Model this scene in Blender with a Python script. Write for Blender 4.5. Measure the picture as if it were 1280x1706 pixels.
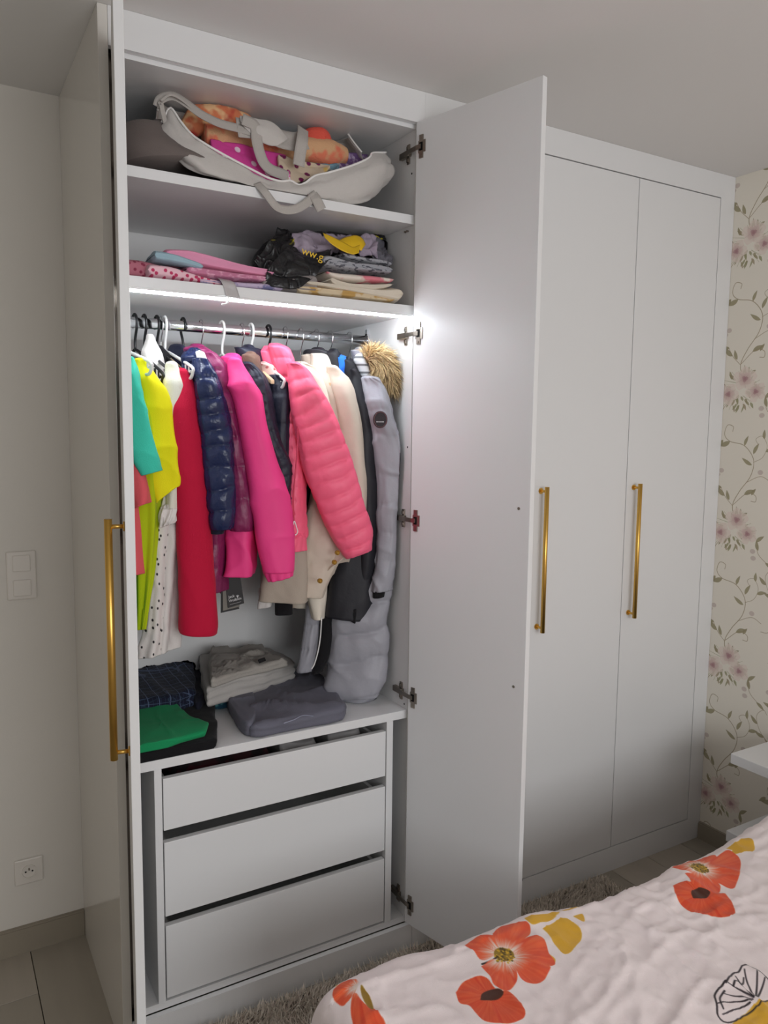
import bpy, math, random
import numpy as np

# ---------------------------------------------------------------- clear
for o in list(bpy.data.objects): bpy.data.objects.remove(o, do_unlink=True)
scene = bpy.context.scene
COL = scene.collection
random.seed(7)

# ---------------------------------------------------------------- camera
YAW, PITCH, ROLL, FPX = 0.5316, 0.1043, 0.0112, 1292.4      # calibrated on the wardrobe's edges
def make_camera():
    from mathutils import Matrix, Vector
    fw = Vector((math.sin(YAW)*math.cos(PITCH), math.cos(YAW)*math.cos(PITCH), -math.sin(PITCH)))
    r = Vector((math.cos(YAW), -math.sin(YAW), 0)); u = r.cross(fw)
    c, s = math.cos(ROLL), math.sin(ROLL)
    R, U = c*r + s*u, -s*r + c*u
    cam = bpy.data.cameras.new('camera'); o = bpy.data.objects.new('camera', cam); COL.objects.link(o)
    m = Matrix((R, U, -fw)).transposed().to_4x4(); m.translation = (0, 0, 1.6)
    o.matrix_world = m
    cam.sensor_fit = 'VERTICAL'; cam.sensor_height = 36.0; cam.lens = FPX/1706.0*36.0
    cam.clip_start = 0.02
    scene.camera = o
make_camera()

# ---------------------------------------------------------------- light
w = bpy.data.worlds.new('world'); scene.world = w; w.use_nodes = True
w.node_tree.nodes['Background'].inputs[0].default_value = (0.75, 0.85, 1.0, 1)
w.node_tree.nodes['Background'].inputs[1].default_value = 0.6
def area_light(name, loc, rot, sx, sy, power, col):
    l = bpy.data.lights.new(name, 'AREA'); l.shape = 'RECTANGLE'; l.size = sx; l.size_y = sy
    l.energy = power; l.color = col
    o = bpy.data.objects.new(name, l); o.location = loc; o.rotation_euler = rot; COL.objects.link(o)
# overcast daylight entering through the window in the wall behind the camera
area_light('window_daylight', (.80, -2.02, 1.62), (math.radians(90), 0, 0), 2.2, 1.35, 48, (0.985, 0.99, 1.0))

vs = scene.view_settings
vs.view_transform = 'Standard'; vs.look = 'None'; vs.gamma = 1.0; vs.use_curve_mapping = False
vs.exposure = 0.0

# ---------------------------------------------------------------- helpers
def lin(c):
    return tuple(((v/255.0)/12.92 if v/255.0 <= .04045 else ((v/255.0+.055)/1.055)**2.4) for v in c)
_h = np.random.RandomState(11).rand(4096)*2-1
def vnoise(p, f=1.0, seed=0):
    """smooth value noise in -1..1 for an (n,3) array"""
    p = np.asarray(p, float)*f + seed*17.31
    i = np.floor(p).astype(np.int64); t = p-i; t = t*t*t*(t*(t*6-15)+10)
    out = np.zeros(len(p))
    for dx in (0, 1):
        wx = t[:, 0] if dx else 1-t[:, 0]
        for dy in (0, 1):
            wy = t[:, 1] if dy else 1-t[:, 1]
            for dz in (0, 1):
                wz = t[:, 2] if dz else 1-t[:, 2]
                k = ((i[:, 0]+dx)*73856093 ^ (i[:, 1]+dy)*19349663 ^ (i[:, 2]+dz)*83492791) & 4095
                out += wx*wy*wz*_h[k]
    return out
def fbm(p, f=1.0, seed=0, oct=3):
    s = 0; a = 1.0; n = 0
    for k in range(oct):
        s = s+a*vnoise(p, f, seed+k); n += a; a *= .5; f *= 2.03
    return s/n

def creases(p, f, seed=0, k=7):
    """thin sharp fold lines (0..1) along the zero lines of a noise"""
    return (1-np.abs(vnoise(p, f, seed)))**k+.6*(1-np.abs(vnoise(p, f*1.9, seed+3)))**k
# ---- materials
def mat(name, col, rough=.5, spec=.5, metal=0.0, sheen=0.0, bump=0.0, bscale=200.0, mott=0.0, mscale=8.0, coat=0.0, emit=None, bdist=.002):
    m = bpy.data.materials.new(name); m.use_nodes = True
    nt = m.node_tree; b = nt.nodes['Principled BSDF']
    c = lin(col)
    b.inputs['Base Color'].default_value = (*c, 1)
    b.inputs['Roughness'].default_value = rough; b.inputs['Metallic'].default_value = metal
    b.inputs['Specular IOR Level'].default_value = spec
    b.inputs['Sheen Weight'].default_value = sheen
    b.inputs['Coat Weight'].default_value = coat
    if emit:
        b.inputs['Emission Color'].default_value = (*lin(emit[0]), 1); b.inputs['Emission Strength'].default_value = emit[1]
    tc = nt.nodes.new('ShaderNodeTexCoord')
    if mott > 0:
        n = nt.nodes.new('ShaderNodeTexNoise'); n.inputs['Scale'].default_value = mscale; n.inputs['Detail'].default_value = 4
        nt.links.new(tc.outputs['Object'], n.inputs['Vector'])
        mx = nt.nodes.new('ShaderNodeMix'); mx.data_type = 'RGBA'
        mx.inputs['A'].default_value = (*[v*(1-mott) for v in c], 1); mx.inputs['B'].default_value = (*[min(1, v*(1+mott)) for v in c], 1)
        nt.links.new(n.outputs['Fac'], mx.inputs['Factor']); nt.links.new(mx.outputs['Result'], b.inputs['Base Color'])
    if bump > 0:
        n = nt.nodes.new('ShaderNodeTexNoise'); n.inputs['Scale'].default_value = bscale; n.inputs['Detail'].default_value = 3
        nt.links.new(tc.outputs['Object'], n.inputs['Vector'])
        bp = nt.nodes.new('ShaderNodeBump'); bp.inputs['Strength'].default_value = bump; bp.inputs['Distance'].default_value = bdist
        nt.links.new(n.outputs['Fac'], bp.inputs['Height']); nt.links.new(bp.outputs['Normal'], b.inputs['Normal'])
    return m
def spots(m, col, scale, size, soft=.02, coord='Object', stretch=(1, 1, 1), plane=None):
    """adds round printed spots (voronoi cells) of another colour to a material"""
    nt = m.node_tree; b = nt.nodes['Principled BSDF']
    tc = nt.nodes.new('ShaderNodeTexCoord'); mp = nt.nodes.new('ShaderNodeMapping'); mp.inputs['Scale'].default_value = stretch
    v = nt.nodes.new('ShaderNodeTexVoronoi'); v.inputs['Scale'].default_value = scale
    if plane:       # print laid out in a plane of the cloth
        v.voronoi_dimensions = '2D'; sp = nt.nodes.new('ShaderNodeSeparateXYZ'); cb = nt.nodes.new('ShaderNodeCombineXYZ')
        nt.links.new(tc.outputs[coord], sp.inputs['Vector'])
        for k in (0, 1): nt.links.new(sp.outputs[plane[k]], cb.inputs[k])
        nt.links.new(cb.outputs[0], mp.inputs['Vector'])
    else: nt.links.new(tc.outputs[coord], mp.inputs['Vector'])
    nt.links.new(mp.outputs['Vector'], v.inputs['Vector'])
    r = nt.nodes.new('ShaderNodeMapRange'); r.inputs['From Min'].default_value = size-soft; r.inputs['From Max'].default_value = size+soft
    r.inputs['To Min'].default_value = 1; r.inputs['To Max'].default_value = 0
    nt.links.new(v.outputs['Distance'], r.inputs['Value'])
    mx = nt.nodes.new('ShaderNodeMix'); mx.data_type = 'RGBA'
    s = b.inputs['Base Color']
    if s.is_linked: nt.links.new(s.links[0].from_socket, mx.inputs['A'])
    else: mx.inputs['A'].default_value = s.default_value
    mx.inputs['B'].default_value = (*lin(col), 1)
    nt.links.new(r.outputs['Result'], mx.inputs['Factor']); nt.links.new(mx.outputs['Result'], s)
    return m
def blotch(m, col, scale, thr, soft=.03, stretch=(1, 1, 1), seed=0.0):
    """adds printed blotches (noise above a threshold)"""
    nt = m.node_tree; b = nt.nodes['Principled BSDF']
    tc = nt.nodes.new('ShaderNodeTexCoord'); mp = nt.nodes.new('ShaderNodeMapping'); mp.inputs['Scale'].default_value = stretch
    mp.inputs['Location'].default_value = (seed, seed*.7, seed*.3)
    n = nt.nodes.new('ShaderNodeTexNoise'); n.inputs['Scale'].default_value = scale; n.inputs['Detail'].default_value = 2
    nt.links.new(tc.outputs['Object'], mp.inputs['Vector']); nt.links.new(mp.outputs['Vector'], n.inputs['Vector'])
    r = nt.nodes.new('ShaderNodeMapRange'); r.inputs['From Min'].default_value = thr-soft; r.inputs['From Max'].default_value = thr+soft
    nt.links.new(n.outputs['Fac'], r.inputs['Value'])
    mx = nt.nodes.new('ShaderNodeMix'); mx.data_type = 'RGBA'
    s = b.inputs['Base Color']
    if s.is_linked: nt.links.new(s.links[0].from_socket, mx.inputs['A'])
    else: mx.inputs['A'].default_value = s.default_value
    mx.inputs['B'].default_value = (*lin(col), 1)
    nt.links.new(r.outputs['Result'], mx.inputs['Factor']); nt.links.new(mx.outputs['Result'], s)
    return m
def stripes(m, col, axis, period, width, soft=.03):
    """adds printed/woven lines across one object axis"""
    nt = m.node_tree; b = nt.nodes['Principled BSDF']
    tc = nt.nodes.new('ShaderNodeTexCoord'); sp = nt.nodes.new('ShaderNodeSeparateXYZ')
    nt.links.new(tc.outputs['Object'], sp.inputs['Vector'])
    mm = nt.nodes.new('ShaderNodeMath'); mm.operation = 'PINGPONG'; mm.inputs[1].default_value = period/2
    nt.links.new(sp.outputs[axis], mm.inputs[0])
    r = nt.nodes.new('ShaderNodeMapRange'); r.inputs['From Min'].default_value = width/2*(1-soft*4); r.inputs['From Max'].default_value = width/2*(1+soft*4)
    r.inputs['To Min'].default_value = .75; r.inputs['To Max'].default_value = 0
    nt.links.new(mm.outputs[0], r.inputs['Value'])
    mx = nt.nodes.new('ShaderNodeMix'); mx.data_type = 'RGBA'
    s = b.inputs['Base Color']
    if s.is_linked: nt.links.new(s.links[0].from_socket, mx.inputs['A'])
    else: mx.inputs['A'].default_value = s.default_value
    mx.inputs['B'].default_value = (*lin(col), 1)
    nt.links.new(r.outputs['Result'], mx.inputs['Factor']); nt.links.new(mx.outputs['Result'], s)
    return m

# ---- objects
def tag(o, label=None, cat=None, group=None, kind=None):
    if label: o['label'] = label
    if cat: o['category'] = cat
    if group: o['group'] = group
    if kind: o['kind'] = kind
    return o
def thing(name, loc, label, cat, group=None):
    o = bpy.data.objects.new(name, None); o.empty_display_size = .05; o.location = loc; COL.objects.link(o)
    return tag(o, label, cat, group)
ORG = {}
def origin(o):
    if o is None: return np.zeros(3)
    if o.name in ORG: return ORG[o.name]
    return np.array(o.location)
def obj(name, geo, m, parent=None, smooth=False, kind=None, label=None, bevel=0.0):
    v, f = geo
    v = np.asarray(v, float).reshape(-1, 3)
    if parent is not None: og = origin(parent)
    else: og = np.array([(v[:, 0].min()+v[:, 0].max())/2, (v[:, 1].min()+v[:, 1].max())/2, v[:, 2].min()])
    me = bpy.data.meshes.new(name); me.from_pydata((v-og).tolist(), [], f if isinstance(f, list) else f.tolist())
    for mm in (m if isinstance(m, (list, tuple)) else [m]): me.materials.append(mm)
    if smooth: me.polygons.foreach_set('use_smooth', np.ones(len(me.polygons), bool))
    me.update()
    o = bpy.data.objects.new(name, me); COL.objects.link(o)
    if parent is not None: o.parent = parent
    else: o.location = og
    ORG[o.name] = og
    if bevel > 0:
        b = o.modifiers.new('bevel', 'BEVEL'); b.width = bevel; b.segments = 2; b.limit_method = 'ANGLE'
    if kind: o['kind'] = kind
    if label: o['label'] = label
    return o
def box(x0, x1, y0, y1, z0, z1):
    v = [(x0, y0, z0), (x1, y0, z0), (x1, y1, z0), (x0, y1, z0), (x0, y0, z1), (x1, y0, z1), (x1, y1, z1), (x0, y1, z1)]
    return v, [(0, 3, 2, 1), (4, 5, 6, 7), (0, 1, 5, 4), (1, 2, 6, 5), (2, 3, 7, 6), (3, 0, 4, 7)]
def join(*gs):
    V, F, n = [], [], 0
    for v, f in gs:
        v = [tuple(q) for q in v]; V += v; F += [tuple(i+n for i in q) for q in f]; n += len(v)
    return V, F
def xform(geo, c, ang, about=None):
    """rotate about z by ang then move to c"""
    v, f = geo; ca, sa = math.cos(ang), math.sin(ang)
    return [(c[0]+x*ca-y*sa, c[1]+x*sa+y*ca, c[2]+z) for x, y, z in v], f
def cyl(a, b, r, n=16, r2=None):
    a = np.array(a, float); b = np.array(b, float); r2 = r if r2 is None else r2
    d = (b-a)/np.linalg.norm(b-a); h = np.array([0, 0, 1.]) if abs(d[2]) < .9 else np.array([1., 0, 0])
    s = np.cross(d, h); s /= np.linalg.norm(s); t = np.cross(d, s)
    V = []
    for p, rr in ((a, r), (b, r2)):
        for k in range(n):
            q = 2*math.pi*k/n; V.append(tuple(p+rr*(math.cos(q)*s+math.sin(q)*t)))
    F = [(k, (k+1) % n, n+(k+1) % n, n+k) for k in range(n)]+[tuple(range(n))[::-1], tuple(range(n, 2*n))]
    return V, F
def crom(pts, n):
    """Catmull-Rom resample (uniform) of an (m,k) array to n points"""
    P = np.asarray(pts, float); m = len(P)
    if m == 2: P = np.array([P[0], (P[0]+P[1])/2, P[1]]); m = 3
    Q = np.vstack([2*P[0]-P[1], P, 2*P[-1]-P[-2]])
    # chord-length spaced samples
    L = np.concatenate([[0], np.cumsum(np.linalg.norm(np.diff(P.reshape(m, -1), axis=0), axis=1)+1e-9)])
    s = np.linspace(0, L[-1], n); i = np.clip(np.searchsorted(L, s, side='right')-1, 0, m-2)
    t = ((s-L[i])/(L[i+1]-L[i]))[:, None]
    a, b, c, d = Q[i], Q[i+1], Q[i+2], Q[i+3]
    return .5*((2*b)+(-a+c)*t+(2*a-5*b+4*c-d)*t*t+(-a+3*b-3*c+d)*t**3)
def tube(pts, r, n=10, res=None, caps=True):
    P = np.asarray(pts, float)
    if res: P = crom(P, res)
    m = len(P); R = np.full(m, r) if np.isscalar(r) else np.interp(np.linspace(0, 1, m), np.linspace(0, 1, len(r)), r)
    T = np.gradient(P, axis=0); T /= np.linalg.norm(T, axis=1)[:, None]
    h = np.array([0, 0, 1.]) if abs(T[0][2]) < .9 else np.array([1., 0, 0])
    s = np.cross(T[0], h); s /= np.linalg.norm(s); V = []
    for k in range(m):
        s = s-T[k]*(s@T[k]); s /= np.linalg.norm(s); t = np.cross(T[k], s)
        for q in np.arange(n)*2*math.pi/n: V.append(P[k]+R[k]*(math.cos(q)*s+math.sin(q)*t))
    F = [(a*n+k, a*n+(k+1) % n, (a+1)*n+(k+1) % n, (a+1)*n+k) for a in range(m-1) for k in range(n)]
    if caps: F += [tuple(range(n))[::-1], tuple(range((m-1)*n, m*n))]
    return np.array(V), F
def ring_faces(m, n, off=0):
    return [(off+a*n+k, off+a*n+(k+1) % n, off+(a+1)*n+(k+1) % n, off+(a+1)*n+k) for a in range(m-1) for k in range(n)]
def loft(rows, t, na=60, nr=56, p=2.5, seams=None, puff=0.0, wpuff=.16, tilt=0.0, wr=.004, wf=9.0, wstretch=(1, 1, .5),
         folds=0.0, nf=3, top='dome', bottom='open', seed=0, crink=0.0, cr=.0, crf=7.0, clip=(.4225, 1.2025)):
    """cloth piece: rows of (left, right) 3-D edge points down the piece; t = half depth (number or list)"""
    A = np.array(rows, float).reshape(len(rows), 6)
    tt = np.full(len(rows), t) if np.isscalar(t) else np.interp(np.linspace(0, 1, len(rows)), np.linspace(0, 1, len(t)), t)
    S = crom(np.hstack([A, tt[:, None]]), na)
    L, Rr, T = S[:, :3], S[:, 3:6], np.abs(S[:, 6])
    if top == 'dome': q0 = np.clip(np.linspace(0, 1, na)/.16, 0, 1); T = T*(.30+.70*q0*q0*(3-2*q0))
    C = (L+Rr)/2; ax = (Rr-L)/2
    v = np.linspace(0, 1, na)
    th = np.arange(nr)*2*math.pi/nr
    cs, sn = np.cos(th), np.sin(th)
    ex = np.sign(cs)*np.abs(cs)**(2/p); ey = np.sign(sn)*np.abs(sn)**(2/p)
    perp = np.stack([-ax[:, 1], ax[:, 0], np.zeros(na)], 1); perp /= np.linalg.norm(perp, axis=1)[:, None]+1e-9
    w = np.ones((na, nr))
    if seams is not None:
        sm = np.array(sorted([0.0]+list(seams)+[1.0])) if not np.isscalar(seams) else np.linspace(0, 1, seams+1)
        wav = vnoise(np.stack([cs[None, :]*1.7+0*v[:, None], sn[None, :]*1.7+0*v[:, None], v[:, None]*9+0*cs[None, :]], 2).reshape(-1, 3), 1.0, seed+31).reshape(na, nr)
        vv = np.clip(v[:, None]+tilt*cs[None, :]+.010*wav, 0, .9999)
        i = np.clip(np.searchsorted(sm, vv, side='right')-1, 0, len(sm)-2)
        q = (vv-sm[i])/(sm[i+1]-sm[i])
        w = 1-puff+puff*np.sin(math.pi*q)**.36
    ww = 1-wpuff*(1-w)
    P = C[:, None, :]+ax[:, None, :]*(ex[None, :]*ww)[:, :, None]+perp[:, None, :]*(T[:, None]*ey[None, :]*w)[:, :, None]
    N = ax[:, None, :]/(np.linalg.norm(ax, axis=1)[:, None, None]+1e-9)*cs[None, :, None]+perp[:, None, :]*sn[None, :, None]
    Q = P.reshape(-1, 3)*np.array(wstretch)
    d = wr*fbm(Q, wf, seed, 3)
    if cr > 0:
        sl = P.reshape(-1, 3); sl = np.stack([sl[:, 0]+.35*sl[:, 2], sl[:, 1], sl[:, 2]*.55], 1)
        d = d+cr*(creases(sl, crf, seed+2)-.35)
    if crink > 0: d = d-crink*np.abs(vnoise(P.reshape(-1, 3)*np.array([1, 1, 1.4]), wf*3.1, seed+5))*(1.2-w.reshape(-1))
    if seams is not None and puff > 0:      # fabric puckers gathered along every seam
        pk = vnoise(np.stack([cs[None, :]*7+0*v[:, None], sn[None, :]*7+0*v[:, None], v[:, None]*5+0*cs[None, :]], 2).reshape(-1, 3), 1.0, seed+51)
        d = d+.0045*pk*np.clip((1-w.reshape(-1))/puff*1.3+.18, 0, 1)
    if folds > 0:
        fo = np.sin(nf*th[None, :]+1.3*seed+2.0*np.sin(2.2*v[:, None]+seed))*(.25+.75*v[:, None])
        d = d+folds*fo.reshape(-1)
    P = (P.reshape(-1, 3)+N.reshape(-1, 3)*d[:, None]).reshape(na, nr, 3)
    if clip: P[:, :, 0] = np.clip(P[:, :, 0], *clip)
    P[:, :, 2] = np.maximum(P[:, :, 2], .7635)
    rings = []
    if top == 'dome':
        c0 = P[0].mean(0); r0 = np.linalg.norm(P[0]-c0, axis=1).min()
        for sc, up in ((.08, .55), (.5, .48), (.8, .3), (.95, .1)): rings.append(c0+(P[0]-c0)*sc+np.array([0, 0, r0*up]))
    elif top == 'flat': rings.append(P[0].mean(0)+(P[0]-P[0].mean(0))*.02)
    rings += list(P)
    cN = P[-1].mean(0); axis = P[-1].mean(0)-P[-3].mean(0); axis /= np.linalg.norm(axis)+1e-9
    if bottom == 'open':
        E = P[-1]-cN
        rings += [cN+E*.97+axis*.002, cN+E*.9, cN+E*.86-axis*.02, cN+E*.7-axis*.05, cN+E*.02-axis*.055]
    elif bottom == 'dome':
        E = P[-1]-cN; r0 = np.linalg.norm(E, axis=1).min()
        for sc, up in ((.95, .1), (.8, .3), (.5, .48), (.08, .55)): rings.append(cN+E*sc+axis*r0*up)
    elif bottom == 'flat': rings.append(cN+(P[-1]-cN)*.02)
    m = len(rings); V = np.vstack(rings); V[:, 2] = np.maximum(V[:, 2], .7635); F = ring_faces(m, nr)
    F += [tuple(range(nr))[::-1], tuple(range((m-1)*nr, m*nr))]
    return V, F
def patch(lines, nu=40, nv=16, thick=.003, wr=0.0, wf=8.0, seed=0, bulge=0.0, cr=0.0, crf=10, zmin=-9, xmax=9, zmax=2.434):
    """sheet through several polylines (any point counts), with real thickness"""
    G = np.array([crom(l, nu) for l in lines]); G = crom(G.reshape(len(lines), -1), nv).reshape(nv, nu, 3)
    du = np.gradient(G, axis=1); dv = np.gradient(G, axis=0); N = np.cross(du, dv); N /= np.linalg.norm(N, axis=2)[:, :, None]+1e-9
    if wr: G = G+N*(wr*fbm(G.reshape(-1, 3), wf, seed, 3)).reshape(nv, nu, 1)
    if cr: G = G+N*(cr*(creases(G.reshape(-1, 3), crf, seed+4)-.3)).reshape(nv, nu, 1)
    if bulge:
        u = np.sin(np.linspace(0, math.pi, nu)); v = np.sin(np.linspace(0, math.pi, nv)); G = G+N*(bulge*v[:, None]*u[None, :])[:, :, None]
    G[:, :, 2] = np.clip(G[:, :, 2], zmin+thick, zmax-thick); G[:, :, 0] = np.minimum(G[:, :, 0], xmax)
    A = (G+N*thick/2).reshape(-1, 3); B = (G-N*thick/2).reshape(-1, 3); n = nu*nv
    F = [(j*nu+i, j*nu+i+1, (j+1)*nu+i+1, (j+1)*nu+i) for j in range(nv-1) for i in range(nu-1)]
    F = F+[(n+a, n+d, n+c, n+b) for a, b, c, d in F]
    edge = [i for i in range(nu)]+[j*nu+nu-1 for j in range(1, nv)]+[(nv-1)*nu+i for i in range(nu-2, -1, -1)]+[j*nu for j in range(nv-2, 0, -1)]
    F += [(edge[k], n+edge[k], n+edge[(k+1) % len(edge)], edge[(k+1) % len(edge)]) for k in range(len(edge))]
    return np.vstack([A, B]), F
def ribbon(pts, wid, normal_hint, res=40, thick=.002, wr=0, seed=0):
    """flat strap along a path"""
    P = crom(pts, res); T = np.gradient(P, axis=0); T /= np.linalg.norm(T, axis=1)[:, None]
    H = np.asarray(normal_hint, float)
    S = np.cross(T, H[None, :]); S /= np.linalg.norm(S, axis=1)[:, None]+1e-9
    return patch([P+S*wid/2, P, P-S*wid/2], res, 5, thick, wr, 20, seed)
def slab(stations, depth, n_sec=40, na=50, p=3.2, layers=2, groove=.004, wr=.004, wf=14, seed=0, ydir=1.0):
    """folded textile lying along x: stations (x, zbottom, ztop, yfront)"""
    S = crom(stations, na); th = np.arange(n_sec)*2*math.pi/n_sec
    ex = np.sign(np.cos(th))*np.abs(np.cos(th))**(2/p); ez = np.sign(np.sin(th))*np.abs(np.sin(th))**(2/p)
    V = []
    for k, (x, zb, zt, yf) in enumerate(S):
        u = k/(na-1); e = 1.0
        for d in (u, 1-u):
            if d < .06: e = min(e, math.sqrt(max(.0, 1-((.06-d)/.06)**2))*.9+.1)
        h = (zt-zb)/2*e; zc = (zt+zb)/2
        g = groove*(np.abs(np.sin(math.pi*layers*(ez*.5+.5)))**.5-1)*(ex < .2)
        V.append(np.stack([np.full(n_sec, x), yf+depth/2+(depth/2)*ex*-1*-1+0*ex, zc+h*ez], 1)+np.stack([0*ex, np.where(ex < 0, -g, 0), 0*ex], 1))
    V = np.array(V); Q = V.reshape(-1, 3)
    N = np.stack([0*ex, ex, ez], 1); N /= np.linalg.norm(N, axis=1)[:, None]; N = np.tile(N, (na, 1))
    d = wr*fbm(Q*np.array([.5, 1, 1.6]), wf, seed, 3)
    Q = Q+N*d[:, None]; Q[:, 2] = np.maximum(Q[:, 2], np.repeat(S[:, 1], n_sec)-.0005)
    return Q, ring_faces(na, n_sec)+[tuple(range(n_sec))[::-1], tuple(range((na-1)*n_sec, na*n_sec))]
def heap(outline, z0, h, nr=96, layers=2, wr=.006, wf=10, seed=0, side=.95, groove=.004, tops=None, crown=.1, cr=.006, crf=9, edge=.007, inside=True, sharp=False):
    """folded garment lying flat: outline in x,y (list), height h (number or per-point list) above z0"""
    O = np.array([q[:2] for q in outline], float); hh = np.full(len(O), h) if np.isscalar(h) else np.array(h, float)
    P = np.vstack([np.hstack([O, hh[:, None]]), np.hstack([O, hh[:, None]])[:1]])
    if sharp:
        L = np.concatenate([[0], np.cumsum(np.linalg.norm(np.diff(P[:, :2], axis=0), axis=1))]); q = np.linspace(0, L[-1], nr+1)[:-1]
        P = np.stack([np.interp(q, L, P[:, k]) for k in range(3)], 1)
    else: P = crom(P, nr+1)[:-1]
    c = P[:, :2].mean(0); hc = P[:, 2].mean()
    rings = []
    E = P[:, :2]-c
    for f in np.linspace(0, 1, 3*layers+4):
        s = 1-.03*abs(2*f-1)**4
        off = -groove*(1-abs(math.sin(math.pi*layers*f))**.5)/max(.02, np.linalg.norm(E, axis=1).mean())
        rings.append(np.hstack([c+E*(s+off), (z0+P[:, 2:3]*f)]))
    for sc in (.9, .82, .72, .62, .52, .42, .32, .22, .12, .03):
        f = 1-sc
        z = z0+(P[:, 2:3]*sc+hc*(1-sc))*(1+crown*f*(2-f))
        rings.append(np.hstack([c+E*sc, z]))
    V = np.vstack(rings); n0 = (3*layers+4)*nr
    lev = np.clip((V[:, 2]-z0)/max(hc, 1e-6), 0, 1)
    d = wr*fbm(V*np.array([1, 1, .4]), wf, seed, 3)
    rid = cr*(creases(V*np.array([1, .6, .15]), crf, seed+9)-.4)
    V[:, 2] += (d+rid)*lev; V[:, :2] += (groove*.8*fbm(V*np.array([1, 1, 6]), 12, seed+6, 2)*np.where(lev < .97, 1, 0))[:, None]*(V[:, :2]-c)/(np.linalg.norm(V[:, :2]-c, axis=1)[:, None]+.01)
    V[:, :2] += (d*.7+edge*fbm(V*np.array([1, 1, 2.5]), 17, seed+12, 2))[:, None]*(V[:, :2]-c)/(np.linalg.norm(V[:, :2]-c, axis=1)[:, None]+.03)
    V[:, 2] = np.maximum(V[:, 2], z0)
    if inside: V[:, 0] = np.clip(V[:, 0], .4225, 1.2); V[:, 1] = np.clip(V[:, 1], 1.921, 2.449)
    return V, ring_faces(len(rings), nr)+[tuple(range(nr))[::-1], tuple(range((len(rings)-1)*nr, len(rings)*nr))]
def strands(roots, dirs, length, width, seed=0, curl=.3, grav=.0):
    """fur/pile: each strand a tapering two-piece blade"""
    rs = np.random.RandomState(seed); n = len(roots)
    D = dirs+rs.randn(n, 3)*curl; D /= np.linalg.norm(D, axis=1)[:, None]
    Ln = length*(.6+.7*rs.rand(n))[:, None]
    S = np.cross(D, rs.randn(n, 3)); S /= np.linalg.norm(S, axis=1)[:, None]+1e-9
    mid = roots+D*Ln*.55; tip = roots+D*Ln+rs.randn(n, 3)*Ln*.2*curl; mid[:, 2] -= grav*Ln[:, 0]*.25; tip[:, 2] -= grav*Ln[:, 0]
    V = np.stack([roots-S*width/2, roots+S*width/2, mid-S*width*.4, mid+S*width*.4, tip], 1).reshape(-1, 3)
    b = np.arange(n)[:, None]*5
    F = np.vstack([b+np.array([[0, 1, 3]]), b+np.array([[0, 3, 2]]), b+np.array([[2, 3, 4]])])
    return V, F

# ---- generated print images (flat print on fabric and wallpaper)
class Raster:
    def __init__(s, w, h, col): s.w, s.h = w, h; s.a = np.ones((h, w, 4), np.float32); s.a[:, :, :3] = np.array(col)/255.0
    def _bb(s, x0, x1, y0, y1):
        return max(0, int(x0)-2), min(s.w, int(x1)+3), max(0, int(y0)-2), min(s.h, int(y1)+3)
    def blend(s, b, cov, col):
        x0, x1, y0, y1 = b; c = np.asarray(col, np.float32)
        if c.ndim == 1: c = (c/255.0)[None, None, :]
        R = s.a[y0:y1, x0:x1, :3]; R[:] = R*(1-cov[:, :, None])+c*cov[:, :, None]
    def poly(s, pts, col, alpha=1.0, shade=None):
        P = np.asarray(pts, float); b = s._bb(P[:, 0].min(), P[:, 0].max(), P[:, 1].min(), P[:, 1].max())
        x0, x1, y0, y1 = b
        if x1 <= x0 or y1 <= y0: return
        cov = np.zeros((y1-y0, x1-x0), np.float32); k = 3
        for sy in range(k):
            for sx in range(k):
                X, Yy = np.meshgrid(np.arange(x0, x1)+(sx+.5)/k, np.arange(y0, y1)+(sy+.5)/k); ins = np.zeros(X.shape, bool)
                for i in range(len(P)):
                    (ax, ay), (bx, by) = P[i-1], P[i]
                    if ay == by: continue
                    c = ((ay > Yy) != (by > Yy)); ins ^= c & (X < (bx-ax)*(Yy-ay)/(by-ay)+ax)
                cov += ins
        cov *= alpha/(k*k)
        if shade is not None:
            X, Yy = np.meshgrid(np.arange(x0, x1)+.5, np.arange(y0, y1)+.5); col = shade(X, Yy)/255.0
        s.blend(b, cov, col)
    def line(s, pts, wd, col, alpha=1.0, smooth=None):
        P = np.asarray(pts, float)
        if smooth: P = crom(P, smooth)
        W = np.full(len(P), wd) if np.isscalar(wd) else np.interp(np.linspace(0, 1, len(P)), np.linspace(0, 1, len(wd)), wd)
        m = W.max(); b = s._bb(P[:, 0].min()-m, P[:, 0].max()+m, P[:, 1].min()-m, P[:, 1].max()+m); x0, x1, y0, y1 = b
        if x1 <= x0 or y1 <= y0: return
        X, Yy = np.meshgrid(np.arange(x0, x1)+.5, np.arange(y0, y1)+.5); best = np.full(X.shape, -1e9)
        for i in range(len(P)-1):
            a, d = P[i], P[i+1]-P[i]; L = d@d+1e-9
            t = np.clip(((X-a[0])*d[0]+(Yy-a[1])*d[1])/L, 0, 1)
            best = np.maximum(best, (W[i]*(1-t)+W[i+1]*t)/2-np.hypot(X-a[0]-t*d[0], Yy-a[1]-t*d[1]))
        s.blend(b, (np.clip(best+.5, 0, 1)*alpha).astype(np.float32), col)
    def image(s, name):
        im = bpy.data.images.new(name, s.w, s.h); im.pixels.foreach_set(np.ascontiguousarray(s.a).ravel()); im.update(); im.pack()
        return im
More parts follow.
